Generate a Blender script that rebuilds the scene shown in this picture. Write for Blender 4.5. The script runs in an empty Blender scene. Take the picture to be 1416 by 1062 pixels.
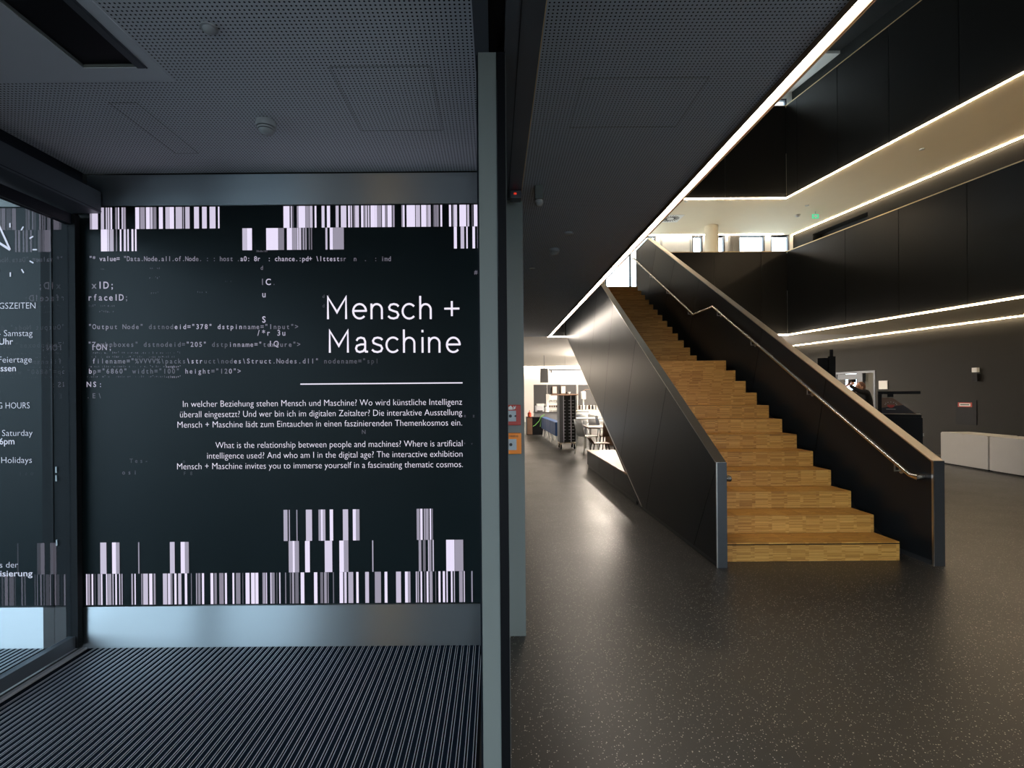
import bpy, math, random
from mathutils import Vector, Matrix
random.seed(7)
PI = math.pi
sc = bpy.context.scene
C = sc.collection
# ------------------------------------------------------------------ camera, sky, exposure
F, CX, CY, ROLL, EYE = 680.0, 684.0, 546.0, .008, 1.487
cam = bpy.data.objects.new('camera', bpy.data.cameras.new('camera'))
C.objects.link(cam); sc.camera = cam
cam.location = (0, 0, EYE); cam.rotation_euler = (PI/2, ROLL, 0)
cam.data.sensor_width = 36; cam.data.lens = 36*F/1416
cam.data.shift_x = (708-CX)/1416; cam.data.shift_y = (CY-531)/1416
cam.data.clip_start = .05; cam.data.clip_end = 300
sc.view_settings.view_transform = 'Standard'; sc.view_settings.look = 'None'
sc.view_settings.gamma = 1; sc.view_settings.use_curve_mapping = False
sc.view_settings.exposure = 0.0
w = bpy.data.worlds.new('sky'); sc.world = w; w.use_nodes = True
bgn = w.node_tree.nodes['Background']
bgn.inputs[0].default_value = (.72, .87, 1.0, 1); bgn.inputs[1].default_value = 7.2
sc.cycles.use_denoising = True
sc.cycles.max_bounces = 7; sc.cycles.diffuse_bounces = 4; sc.cycles.glossy_bounces = 4
sc.cycles.transparent_max_bounces = 12; sc.cycles.sample_clamp_indirect = 4
sc.cycles.caustics_reflective = False; sc.cycles.caustics_refractive = False

def uv(px, py):
    a, b = px-CX, py-CY
    return a*math.cos(ROLL)-b*math.sin(ROLL), a*math.sin(ROLL)+b*math.cos(ROLL)
def atY(px, py, Y):
    u, v = uv(px, py); return Vector((u*Y/F, Y, EYE-v*Y/F))
def atZ(px, py, z):
    u, v = uv(px, py); Y = (EYE-z)*F/v; return Vector((u*Y/F, Y, z))
def atX(px, py, x):
    u, v = uv(px, py); Y = x*F/u; return Vector((x, Y, EYE-v*Y/F))
KR = .165                                                   # lean of the atrium's right side
def xe(y): return 7.68+KR*(12.87-y)                         # gallery edge
def xw(y): return 9.72+KR*(15.7-y)                          # right wall
def onlean(px, py, f):
    u, v = uv(px, py); Y = f(0)/(u/F+KR); return Vector((f(Y), Y, EYE-v*Y/F))

# ------------------------------------------------------------------ materials
M = {}
def new_mat(name):
    m = bpy.data.materials.new(name); m.use_nodes = True; M[name] = m
    return m, m.node_tree.nodes, m.node_tree.links, m.node_tree.nodes['Principled BSDF']
def mat(name, col, rough=.5, metal=0, noise=.06, nscale=8, bump=0, spec=.5, coat=0, stretch=None):
    m, N, L, b = new_mat(name)
    tc = N.new('ShaderNodeTexCoord'); mp = N.new('ShaderNodeMapping'); nz = N.new('ShaderNodeTexNoise')
    mp.inputs['Scale'].default_value = stretch or (1, 1, 1)
    nz.inputs['Scale'].default_value = nscale; nz.inputs['Detail'].default_value = 4
    L.new(tc.outputs['Object'], mp.inputs[0]); L.new(mp.outputs[0], nz.inputs['Vector'])
    mx = N.new('ShaderNodeMix'); mx.data_type = 'RGBA'
    mx.inputs['A'].default_value = tuple(c*(1-noise) for c in col)+(1,)
    mx.inputs['B'].default_value = tuple(min(1, c*(1+noise)) for c in col)+(1,)
    L.new(nz.outputs['Fac'], mx.inputs['Factor']); L.new(mx.outputs['Result'], b.inputs['Base Color'])
    b.inputs['Roughness'].default_value = rough; b.inputs['Metallic'].default_value = metal
    b.inputs['Specular IOR Level'].default_value = spec; b.inputs['Coat Weight'].default_value = coat
    if bump:
        bp = N.new('ShaderNodeBump'); bp.inputs['Strength'].default_value = bump; bp.inputs['Distance'].default_value = .002
        L.new(nz.outputs['Fac'], bp.inputs['Height']); L.new(bp.outputs[0], b.inputs['Normal'])
    return m
def emis(name, col, s):
    m, N, L, b = new_mat(name)
    b.inputs['Base Color'].default_value = (.02, .02, .02, 1)
    b.inputs['Emission Color'].default_value = tuple(col)+(1,); b.inputs['Emission Strength'].default_value = s
    return m
mat('panel_black', (.009, .0095, .0095), .3, 0, .15, 2, spec=.35)
mat('panel_stair', (.0075, .0095, .0115), .36, .0, .15, 3, spec=.27)
mat('core_black', (.004, .004, .004), .6)
mat('wall_dark', (.016, .016, .0145), .7, 0, .06, 3, bump=.1, spec=.2)
mat('plaster_white', (.78, .76, .72), .8, 0, .02, 4)
mat('plaster_cream', (.74, .66, .5), .8, 0, .02, 4)
mat('header_grey', (.07, .08, .095), .45, .2, .05, 3)
mat('post_grey', (.165, .18, .165), .5, .0, .03, 2)
mat('frame_dark', (.009, .012, .017), .4, 0, spec=.2)
mat('rail_frame', (.10, .11, .125), .4, .5)
mat('ceiling_cream', (.8, .77, .72), .8, 0, .02, 4)
mat('black_matt', (.006, .007, .008), .7, spec=.15)
mat('black', (.004, .004, .005), .45, spec=.15)
mat('panel_plate', (.006, .007, .009), .6, spec=.2)
mat('profile_brown', (.22, .13, .07), .5)
mat('wall_left_dark', (.05, .055, .06), .7)
mat('rubber', (.006, .006, .007), .85, spec=.08)
mat('alu', (.75, .76, .80), .42, .55, .08, 60, stretch=(1, .05, 1))
mat('steel_rail', (.62, .58, .54), .25, 1, .05, 60)
mat('cap_metal', (.50, .47, .43), .3, 1, .06, 60)
mat('end_metal', (.06, .063, .067), .4, .6, .06, 40)
mat('gold_edge', (.75, .58, .33), .35, .6)
mat('white_paint', (.72, .72, .70), .5)
mat('white_gloss', (.8, .8, .78), .25)
mat('bench_white', (.50, .49, .47), .55, 0, .04, 6)
mat('blue', (.003, .06, .21), .55, 0, .1, 6)
mat('red', (.42, .035, .02), .4)
mat('orange', (.9, .25, .01), .4)
mat('brown', (.16, .09, .055), .5, 0, .15, 10)
mat('counter_grey', (.13, .13, .135), .5)
mat('dark_grey', (.035, .035, .036), .6)
mat('green', (.2, .5, .12), .5)
mat('skin', (.55, .3, .2), .55)
mat('hair', (.12, .05, .03), .6)
mat('cloth_black', (.008, .009, .012), .85, 0, .3, 30, bump=.3)
mat('cloth_jeans', (.02, .025, .05), .85, 0, .3, 60)
mat('curtain', (.42, .40, .37), .8, 0, .1, 5)
mat('dirt_plastic', (.45, .47, .47), .45)
mat('carpet_blue', (.007, .011, .018), .95, 0, .6, 500, bump=.4, spec=.04)
mat('pavement', (.42, .42, .42), .9, 0, .2, 3)
mat('wood_floor', (.42, .27, .13), .45, 0, .25, 14, stretch=(1, .08, 1))
mat('ink_dark', (.03, .03, .04), .7)
mat('paper', (.75, .74, .7), .7)
mat('glass_label', (.42, .46, .48), .3)
mat('screen_glass', (.006, .0105, .0115), .4, 0, .1, 3, spec=.13)

# brushed steel cladding
m, N, L, b = new_mat('brushed_steel')
b.inputs['Base Color'].default_value = (.50, .54, .56, 1); b.inputs['Metallic'].default_value = 1
tc = N.new('ShaderNodeTexCoord'); mp = N.new('ShaderNodeMapping'); mp.inputs['Scale'].default_value = (1.2, 1, 420)
nz = N.new('ShaderNodeTexNoise'); nz.inputs['Scale'].default_value = 3
L.new(tc.outputs['Object'], mp.inputs[0]); L.new(mp.outputs[0], nz.inputs['Vector'])
mr = N.new('ShaderNodeMapRange'); mr.inputs['To Min'].default_value = .30; mr.inputs['To Max'].default_value = .36
L.new(nz.outputs['Fac'], mr.inputs['Value']); L.new(mr.outputs[0], b.inputs['Roughness'])
tg = N.new('ShaderNodeTangent'); tg.direction_type = 'RADIAL'; tg.axis = 'Z'; L.new(tg.outputs[0], b.inputs['Tangent'])
b.inputs['Anisotropic'].default_value = .97; b.inputs['Anisotropic Rotation'].default_value = .25

# perforated ceiling: square grid of holes, 16.8 mm apart
def perforated(name, base, pitch=.0168, r=.0037):
    m, N, L, b = new_mat(name)
    g = N.new('ShaderNodeNewGeometry'); sp = N.new('ShaderNodeSeparateXYZ'); L.new(g.outputs['Position'], sp.inputs[0])
    def cell(o):
        d = N.new('ShaderNodeMath'); d.operation = 'MULTIPLY'; d.inputs[1].default_value = 1/pitch; L.new(o, d.inputs[0])
        f = N.new('ShaderNodeMath'); f.operation = 'FRACT'; L.new(d.outputs[0], f.inputs[0])
        s = N.new('ShaderNodeMath'); s.operation = 'SUBTRACT'; s.inputs[1].default_value = .5; L.new(f.outputs[0], s.inputs[0])
        q = N.new('ShaderNodeMath'); q.operation = 'MULTIPLY'; L.new(s.outputs[0], q.inputs[0]); L.new(s.outputs[0], q.inputs[1])
        return q.outputs[0]
    a = N.new('ShaderNodeMath'); a.operation = 'ADD'; L.new(cell(sp.outputs['X']), a.inputs[0]); L.new(cell(sp.outputs['Y']), a.inputs[1])
    c = N.new('ShaderNodeMath'); c.operation = 'LESS_THAN'; c.inputs[1].default_value = (r/pitch)**2; L.new(a.outputs[0], c.inputs[0])
    mx = N.new('ShaderNodeMix'); mx.data_type = 'RGBA'; mx.inputs['A'].default_value = base+(1,); mx.inputs['B'].default_value = (.006, .007, .008, 1)
    L.new(c.outputs[0], mx.inputs['Factor']); L.new(mx.outputs['Result'], b.inputs['Base Color'])
    b.inputs['Roughness'].default_value = .75; b.inputs['Specular IOR Level'].default_value = .2
perforated('perforated_vestibule', (.76, .79, .82))
perforated('perforated_foyer', (.68, .73, .80), .018, .0038)
mat('ceiling_plain', (.76, .79, .82), .75, 0, .02, 3, spec=.2)

# speckled rubber floor
m, N, L, b = new_mat('rubber_floor')
g = N.new('ShaderNodeNewGeometry')
v = N.new('ShaderNodeTexVoronoi'); v.inputs['Scale'].default_value = 105; L.new(g.outputs['Position'], v.inputs['Vector'])
nz = N.new('ShaderNodeTexNoise'); nz.inputs['Scale'].default_value = 1.6; nz.inputs['Detail'].default_value = 6; L.new(g.outputs['Position'], nz.inputs['Vector'])
sr = N.new('ShaderNodeSeparateColor'); L.new(v.outputs['Color'], sr.inputs[0])
th = N.new('ShaderNodeMath'); th.operation = 'MULTIPLY'; th.inputs[1].default_value = .30; L.new(sr.outputs[0], th.inputs[0])
lt = N.new('ShaderNodeMath'); lt.operation = 'LESS_THAN'; L.new(v.outputs['Distance'], lt.inputs[0]); L.new(th.outputs[0], lt.inputs[1])
gt = N.new('ShaderNodeMath'); gt.operation = 'GREATER_THAN'; gt.inputs[1].default_value = .3; L.new(sr.outputs[1], gt.inputs[0])
ml = N.new('ShaderNodeMath'); ml.operation = 'MULTIPLY'; L.new(lt.outputs[0], ml.inputs[0]); L.new(gt.outputs[0], ml.inputs[1])
cr = N.new('ShaderNodeMix'); cr.data_type = 'RGBA'; cr.inputs['A'].default_value = (.017, .017, .0155, 1); cr.inputs['B'].default_value = (.028, .027, .024, 1)
L.new(nz.outputs['Fac'], cr.inputs['Factor'])
mx = N.new('ShaderNodeMix'); mx.data_type = 'RGBA'; L.new(cr.outputs['Result'], mx.inputs['A']); mx.inputs['B'].default_value = (.55, .52, .46, 1)
L.new(ml.outputs[0], mx.inputs['Factor']); L.new(mx.outputs['Result'], b.inputs['Base Color'])
mr = N.new('ShaderNodeMapRange'); mr.inputs['To Min'].default_value = .3; mr.inputs['To Max'].default_value = .46
L.new(nz.outputs['Fac'], mr.inputs['Value']); L.new(mr.outputs[0], b.inputs['Roughness'])

# industrial parquet: thin lamellae in blocks, tone by lamella and by block
def parquet(name, axis):
    m, N, L, b = new_mat(name)
    g = N.new('ShaderNodeNewGeometry'); sp = N.new('ShaderNodeSeparateXYZ'); L.new(g.outputs['Position'], sp.inputs[0])
    oi = N.new('ShaderNodeObjectInfo')
    d = N.new('ShaderNodeMath'); d.operation = 'MULTIPLY'; d.inputs[1].default_value = 1/.0093; L.new(sp.outputs[axis], d.inputs[0])
    f = N.new('ShaderNodeMath'); f.operation = 'FLOOR'; L.new(d.outputs[0], f.inputs[0])
    fr = N.new('ShaderNodeMath'); fr.operation = 'FRACT'; L.new(d.outputs[0], fr.inputs[0])
    x = N.new('ShaderNodeMath'); x.operation = 'MULTIPLY'; x.inputs[1].default_value = 1/.1603; L.new(sp.outputs['X'], x.inputs[0])
    fx = N.new('ShaderNodeMath'); fx.operation = 'FLOOR'; L.new(x.outputs[0], fx.inputs[0])
    cb = N.new('ShaderNodeCombineXYZ'); L.new(f.outputs[0], cb.inputs[0]); L.new(fx.outputs[0], cb.inputs[1]); L.new(oi.outputs['Random'], cb.inputs[2])
    wn = N.new('ShaderNodeTexWhiteNoise'); L.new(cb.outputs[0], wn.inputs['Vector'])
    gr = N.new('ShaderNodeTexNoise'); mp = N.new('ShaderNodeMapping'); mp.inputs['Scale'].default_value = (5, 90, 90)
    L.new(g.outputs['Position'], mp.inputs[0]); L.new(mp.outputs[0], gr.inputs['Vector']); gr.inputs['Scale'].default_value = 4
    a = N.new('ShaderNodeMath'); a.operation = 'MULTIPLY_ADD'; a.inputs[1].default_value = .55; L.new(wn.outputs['Value'], a.inputs[0])
    a2 = N.new('ShaderNodeMath'); a2.operation = 'MULTIPLY'; a2.inputs[1].default_value = .35; L.new(gr.outputs['Fac'], a2.inputs[0]); L.new(a2.outputs[0], a.inputs[2])
    a3 = N.new('ShaderNodeMath'); a3.operation = 'MULTIPLY_ADD'; a3.inputs[1].default_value = .22; L.new(oi.outputs['Random'], a3.inputs[0]); L.new(a.outputs[0], a3.inputs[2])
    rp = N.new('ShaderNodeValToRGB'); e = rp.color_ramp.elements
    e[0].color = (.28, .115, .018, 1); e[0].position = .1; e[1].color = (.70, .38, .095, 1); e[1].position = .95
    k = e.new(.5); k.color = (.50, .24, .045, 1)
    L.new(a3.outputs[0], rp.inputs[0])
    jt = N.new('ShaderNodeMath'); jt.operation = 'LESS_THAN'; jt.inputs[1].default_value = .12; L.new(fr.outputs[0], jt.inputs[0])
    mx = N.new('ShaderNodeMix'); mx.data_type = 'RGBA'; mx.blend_type = 'MULTIPLY'; mx.inputs['B'].default_value = (.55, .5, .45, 1)
    L.new(jt.outputs[0], mx.inputs['Factor']); L.new(rp.outputs[0], mx.inputs['A']); L.new(mx.outputs['Result'], b.inputs['Base Color'])
    b.inputs['Roughness'].default_value = .42
parquet('parquet_riser', 'Z'); parquet('parquet_tread', 'Y')

# thin clear glass
def thin_glass(name, tint):
    m, N, L, b = new_mat(name); N.remove(b)
    out = N['Material Output']; tr = N.new('ShaderNodeBsdfTransparent'); tr.inputs[0].default_value = tint+(1,)
    gl = N.new('ShaderNodeBsdfGlossy'); gl.inputs['Roughness'].default_value = .0
    fr = N.new('ShaderNodeFresnel'); fr.inputs[0].default_value = 2.2 if name == 'glass_clear' else 1.45; mx = N.new('ShaderNodeMixShader')
    ge = N.new('ShaderNodeNewGeometry'); fm = N.new('ShaderNodeMath'); fm.operation = 'SUBTRACT'; fm.use_clamp = True
    L.new(fr.outputs[0], fm.inputs[0]); L.new(ge.outputs['Backfacing'], fm.inputs[1]); L.new(fm.outputs[0], mx.inputs[0]); L.new(tr.outputs[0], mx.inputs[1]); L.new(gl.outputs[0], mx.inputs[2]); L.new(mx.outputs[0], out.inputs[0])
thin_glass('glass_clear', (.86, .92, .95)); thin_glass('glass_window', (.95, .97, .97))
LEDC = (.86, .78, 1.0)
for i in range(1, 11): emis('led_%d' % i, LEDC, (i/10)**1.9*.95)
emis('led_text', (.92, .86, 1.0), .95)
emis('strip_neutral', (1, .87, .74), 29.0)
emis('strip_warm', (1, .76, .49), 50.0)
emis('strip_cafe', (1, .84, .68), 60.0)
emis('fill_light_cafe', (1, .87, .74), 185.0)  # brightness of the added hidden light lines in the café
emis('lamp_warm', (1, .7, .35), 14)
emis('sign_green', (.1, .8, .4), .9)
emis('led_red', (1, .05, .02), .6)

# ------------------------------------------------------------------ mesh helpers
class MB:
    def __init__(s): s.v = []; s.f = []; s.mi = []
    def add(s, vs, fs, mi=0):
        o = len(s.v); s.v += [tuple(p) for p in vs]; s.f += [tuple(i+o for i in q) for q in fs]; s.mi += [mi]*len(fs); return s
    def box(s, x0, x1, y0, y1, z0, z1, mi=0, rz=0):
        vs = [Vector((x, y, z)) for z in (z0, z1) for y in (y0, y1) for x in (x0, x1)]
        if rz:
            c = Vector(((x0+x1)/2, (y0+y1)/2, 0)); R = Matrix.Rotation(rz, 3, 'Z'); vs = [R@(p-c)+c for p in vs]
        return s.add(vs, [(0, 2, 3, 1), (4, 5, 7, 6), (0, 1, 5, 4), (2, 6, 7, 3), (0, 4, 6, 2), (1, 3, 7, 5)], mi)
    def prism(s, pts, d, mi=0):            # polygon of 3-D points pushed along d
        n = len(pts); d = Vector(d); vs = [Vector(p) for p in pts]+[Vector(p)+d for p in pts]
        fs = [tuple(range(n)), tuple(range(2*n-1, n-1, -1))]+[(i, i+n, (i+1) % n+n, (i+1) % n) for i in range(n)]
        return s.add(vs, fs, mi)
    def bar(s, a, b_, w_, h, mi=0, up=(0, 0, 1)):
        a, b_ = Vector(a), Vector(b_); d = (b_-a).normalized(); u = Vector(up)
        if abs(d.dot(u)) > .98: u = Vector((0, 1, 0))
        x = d.cross(u).normalized()*w_/2; y = d.cross(x).normalized()*h/2
        vs = [p+sx*x+sy*y for p in (a, b_) for sx, sy in ((-1, -1), (1, -1), (1, 1), (-1, 1))]
        return s.add(vs, [(0, 1, 2, 3), (7, 6, 5, 4), (0, 4, 5, 1), (1, 5, 6, 2), (2, 6, 7, 3), (3, 7, 4, 0)], mi)
    def tube(s, pts, r, n=10, mi=0):
        pts = [Vector(p) for p in pts]; rings = []; prev = None
        for i, p in enumerate(pts):
            a = (p-pts[i-1]).normalized() if i else None; b_ = (pts[i+1]-p).normalized() if i < len(pts)-1 else None
            d = ((a or b_)+(b_ or a)).normalized(); ref = Vector((0, 0, 1)) if abs(d.z) < .95 else Vector((1, 0, 0))
            x = d.cross(ref).normalized(); y = d.cross(x).normalized(); k = 1/max(.5, d.dot(a or b_))
            rings.append([p+(x*math.cos(t)*k+y*math.sin(t)*k)*r if False else p+(x*math.cos(t)+y*math.sin(t)*k)*r for t in [2*PI*j/n for j in range(n)]])
        vs = [q for R in rings for q in R]; m_ = len(rings)
        fs = [(i*n+j, i*n+(j+1) % n, (i+1)*n+(j+1) % n, (i+1)*n+j) for i in range(m_-1) for j in range(n)]
        fs += [tuple(range(n))[::-1], tuple(range((m_-1)*n, m_*n))]
        return s.add(vs, fs, mi)
    def lathe(s, prof, c=(0, 0, 0), n=20, axis='Z', mi=0):
        c = Vector(c); vs = []
        for r, h in prof:
            for j in range(n):
                t = 2*PI*j/n; p = (r*math.cos(t), r*math.sin(t), h)
                if axis == 'Y': p = (p[0], h, p[1])
                if axis == 'X': p = (h, p[0], p[1])
                vs.append(c+Vector(p))
        m_ = len(prof); fs = [(i*n+j, i*n+(j+1) % n, (i+1)*n+(j+1) % n, (i+1)*n+j) for i in range(m_-1) for j in range(n)]
        fs += [tuple(range(n))[::-1], tuple(range((m_-1)*n, m_*n))]
        return s.add(vs, fs, mi)
    def build(s, name, mats, parent=None, smooth=False, bevel=0):
        me = bpy.data.meshes.new(name); me.from_pydata(s.v, [], s.f)
        for k in (mats if isinstance(mats, (list, tuple)) else [mats]): me.materials.append(M[k])
        me.polygons.foreach_set('material_index', s.mi)
        if smooth: me.polygons.foreach_set('use_smooth', [True]*len(s.f))
        me.update(); o = bpy.data.objects.new(name, me); C.objects.link(o)
        if smooth:
            try: me.set_sharp_from_angle(angle=math.radians(40))
            except Exception: pass
        import bmesh
        bm = bmesh.new(); bm.from_mesh(me); bmesh.ops.recalc_face_normals(bm, faces=bm.faces)
        if bevel: bmesh.ops.bevel(bm, geom=list(bm.edges), offset=bevel, segments=2, affect='EDGES', profile=.6)
        bm.to_mesh(me); bm.free()
        if parent is not None: o.parent = parent; o.matrix_parent_inverse = Matrix.Translation(parent.location).inverted() if parent.type == 'EMPTY' else Matrix()
        return o
def tag(o, label=None, cat=None, group=None, kind=None):
    for k, x in (('label', label), ('category', cat), ('group', group), ('kind', kind)):
        if x: o[k] = x
    return o
def thing(name, loc, label, cat, group=None):
    o = bpy.data.objects.new(name, None); C.objects.link(o); o.location = loc; o.empty_display_size = .1
    return tag(o, label, cat, group)
def struct(mb, name, mats, parent=None, **k):
    o = mb.build(name, mats, parent, **k)
    if parent is None: o['kind'] = 'structure'
    return o
def q(*a, **k): return MB().box(*a, **k)

_gl = {}
def text_mesh(s, offset=0.0):
    key = (s, offset)
    if key not in _gl:
        cu = bpy.data.curves.new('t', 'FONT'); cu.body = s; cu.size = 1; cu.resolution_u = 3; cu.offset = offset
        o = bpy.data.objects.new('t', cu); C.objects.link(o)
        dg = bpy.context.evaluated_depsgraph_get(); me = bpy.data.meshes.new_from_object(o.evaluated_get(dg))
        vs = [v_.co.copy() for v_ in me.vertices]; fs = [tuple(p.vertices) for p in me.polygons]
        bpy.data.objects.remove(o); bpy.data.meshes.remove(me)
        xs = [v_.x for v_ in vs] or [0, 0]
        _gl[key] = (vs, fs, min(xs), max(xs))
    return _gl[key]
CAP = .729                                                   # cap height of the built-in font at size 1
def put_text(mb, s, x0, x1, yb, cap, Y, offset=0.0, mi=0):  # between photo columns x0..x1, baseline yb, cap height in px, on the plane Y
    vs, fs, a, b_ = text_mesh(s, offset)
    o = atY((x0+x1)/2, yb, Y); k = Y/F; sx = (x1-x0)*k/(b_-a); sy = cap*k/CAP
    mb.add([(o.x+(v_.x-(a+b_)/2)*sx, Y, o.z+v_.y*sy) for v_ in vs], fs, mi)
def put_mono(mb, s, x0, yb, pitch, cap, Y, lv=None, offset=0.0):
    for i, ch in enumerate(s):
        if ch == ' ': continue
        vs, fs, a, b_ = text_mesh(ch, offset)
        if not vs: continue
        k = Y/F; cx = x0+(i+.5)*pitch; o = atY(cx, yb, Y); wd = b_-a
        sx = cap*k/CAP*.92; sx = min(sx, pitch*.9*k/wd)
        mi = lv if isinstance(lv, int) else (lv(i) if lv else 6)
        mb.add([(o.x+(v_.x-(a+b_)/2)*sx, Y, o.z+v_.y*cap*k/CAP) for v_ in vs], fs, max(0, min(9, mi-1)))
LEDS = ['led_%d' % i for i in range(1, 11)]

# ------------------------------------------------------------------ levels
ZC, Z1, ZE, Z2, ZE2, Z2F, ZR = 3.0, 4.16, 5.17, 6.58, 8.98, 7.75, 11.28
YF, YFAR, YC, XL, YB = 12.87, 15.9, 26.7, 1.388, -3.2
LY, VZ = 2.915, 2.815
# ------------------------------------------------------------------ floors
struct(q(.03, 14, YB, YC, -.2, 0), 'floor', 'rubber_floor')
struct(q(-9, .03, YB-6, 3.6, -.22, -.02), 'floor_vestibule', 'dark_grey')
mb = MB(); mb.box(-16, 16, -14, YB, -.3, -.05); mb.box(-60, 60, -60, 80, -.5, -.3); struct(mb, 'ground_outside', 'pavement')

# entrance mat: alternating carpet inserts and aluminium profiles, each a piece of its own
matt = thing('entrance_mat', (-1.2, 1.5, 0), 'ribbed entrance mat of dark carpet inserts and aluminium rails below the large lettered screen', 'mat')
P = .0344
q(-2.41, -.075, -.5, LY-.013, -.02, .0098).build('mat_base', 'rubber', matt)
e0 = MB(); e0.box(-.0105, .0105, -.5, LY-.014, .009, .0108)
r0 = MB(); r0.box(-.0068, -.0046, -.5, LY-.014, .009, .0118); r0.box(.0046, .0068, -.5, LY-.014, .009, .0118);
cs = e0.build('carpet_strip', 'carpet_blue', matt); rs = r0.build('rail', 'alu', matt)
n = int((2.42-.08)/P)-1
for i in range(n):
    x = -.095-i*P
    for src, dx in ((cs, -P/2), (rs, 0)):
        o = src if i == 0 else src.copy()
        if i: C.objects.link(o)
        o.location.x = x+dx; o.location.z = .001
        o.parent = matt; o.matrix_parent_inverse = Matrix.Translation(matt.location).inverted()
mat2 = thing('entrance_mat', (-3.6, 1.5, 0), 'ribbed mat outside the glass door, seen through its pane', 'mat')
q(-5.2, -2.66, -.5, LY-.013, -.02, .0098).build('mat_base', 'rubber', mat2)
for i in range(72):
    for src, dx in ((cs, -P/2), (rs, 0)):
        o = src.copy(); C.objects.link(o); o.location.x = -2.68-i*P+dx; o.location.z = .001
        o.parent = mat2; o.matrix_parent_inverse = Matrix.Translation(mat2.location).inverted()

# ------------------------------------------------------------------ large LED wall
led = thing('screen_wall', (-1.2, LY, 0), 'large dark display wall reading Mensch + Maschine above a steel base', 'screen')
zt, zb = atY(400, 284, LY).z, atY(400, 835.5, LY).z
q(-2.46, -.055, LY, LY+.08, zb, zt).build('display_panel', 'screen_glass', led)
q(-2.46, -.055, LY-.012, LY+.08, 0.002, zb-.002).build('steel_base', 'brushed_steel', led)
q(-2.40, -.055, LY-.008, LY+.08, zt+.002, VZ-.012).build('steel_header', 'brushed_steel', led)
struct(q(-6.2, -.0, LY+.09, LY+.2, 0, 4.16), 'wall_screen', 'wall_dark')
LT = LY-.003
def bars(name, segs, y0, y1, parent, X0=None):
    mb = MB(); k = LY/F
    for off, lst in segs:
        for a, b_, lv in lst:
            xa, xb = off+a/7.08, off+b_/7.08; p = atY((xa+xb)/2, (y0+y1)/2, LT); h = (y1-y0)*k/2
            zc = atY(400, (y0+y1)/2, LT).z; wd = (xb-xa)*k/2*.96
            mb.add([(p.x-wd, LT, zc-h), (p.x+wd, LT, zc-h), (p.x+wd, LT, zc+h), (p.x-wd, LT, zc+h)], [(0, 1, 2, 3)], max(0, min(9, round(lv*10)-1)))
    return mb.build(name, LEDS, parent)
A1 = [(100,120,.6),(120,180,.9),(208,240,.75),(256,270,.8),(276,292,.85),(302,318,1),(348,370,.5),(376,388,1),(412,424,.9),(428,452,.6),(545,585,1),(592,640,.55),(650,688,1),(692,716,.75),(722,752,.5),(776,816,1),(840,880,.75),(880,925,1),(940,1005,.85),(1012,1022,.6),(1034,1078,.85),(1120,1170,.9),(1198,1246,.9),(1272,1332,.9),(1355,1370,1)]
A2 = [(650,712,.95),(722,736,.8),(740,752,.3),(782,798,.6),(798,865,1),(865,905,.55),(908,936,.8),(956,974,1),(1024,1054,.9),(1076,1108,.95),(1162,1192,.85),(1212,1268,.9),(1284,1302,1),(1308,1324,.8),(1338,1350,.5),(1352,1388,.9)]
A3 = [(8,46,.85),(66,88,1),(88,104,.5),(106,126,.85),(134,148,.9),(158,204,.95),(204,222,1),(222,264,.65),(270,300,.95),(300,322,.5),(324,366,1),(374,394,.65),(462,476,.6),(476,492,1),(510,596,.95),(600,644,.8),(654,704,1),(704,722,.6),(722,748,.75),(770,782,.3),(784,796,.6),(800,826,.5),(842,860,.95),(926,948,.95),(962,974,.5),(974,1006,.9),(1028,1096,.95),(1104,1124,.85),(1148,1160,.3),(1168,1260,1)]
B1 = [(208,272,1),(272,292,.85),(296,334,.7),(356,368,.45),(394,410,1),(432,454,.9),(468,482,1),(508,528,1),(542,558,1)]
B2 = [(248,292,.8),(292,344,1),(480,602,.98),(602,658,.5),(684,736,1),(736,784,.6),(786,796,1),(800,826,.8),(838,856,.6),(864,878,.6),(898,910,.4),(920,932,.4),(1062,1082,.75),(1104,1136,1),(1136,1244,.6)]
B3 = [(974,1004,.95),(1040,1076,.75),(1096,1110,1),(1156,1182,.95),(1204,1240,.9)]
C2 = [(652,692,.7),(704,714,.7),(778,788,.6),(870,932,.85),(994,1018,.65),(1018,1036,1),(1036,1062,.7),(1104,1138,1),(1232,1286,.85),(1330,1362,1),(1362,1396,.55)]
C3 = [(610,640,.6),(645,668,.95),(680,696,.6),(698,728,.6),(738,752,.95),(756,770,.4)]
D1 = [(202,264,.8),(318,358,1),(358,392,.6),(574,586,.6),(884,932,.8),(990,1032,1),(1032,1070,.55)]
D2 = [(702,740,.7),(740,762,.95),(762,804,.65),(862,910,1),(1054,1130,.9),(1198,1244,1),(1244,1288,.55)]
D3 = [(175,186,.7),(630,656,.65),(672,698,.4),(722,734,.8),(738,754,.55),(766,778,.8),(898,982,1),(982,1068,.6)]
E1 = [(64,78,.9),(82,104,.6),(118,134,1),(150,156,.3),(178,206,.5),(210,224,.95),(260,272,.95),(276,312,.65),(324,332,.9),(350,366,.95),(388,398,.9),(412,420,.8),(508,522,.7),(538,550,1),(604,616,.5),(622,670,.85),(682,714,1),(726,744,.6),(816,858,.8),(864,892,.9),(894,910,.5),(928,950,1),(966,998,.8),(1030,1054,1),(1092,1098,.5),(1140,1152,.6),(1160,1184,.5),(1198,1220,1),(1282,1310,1),(1320,1344,.5),(1368,1408,.55)]
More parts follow.
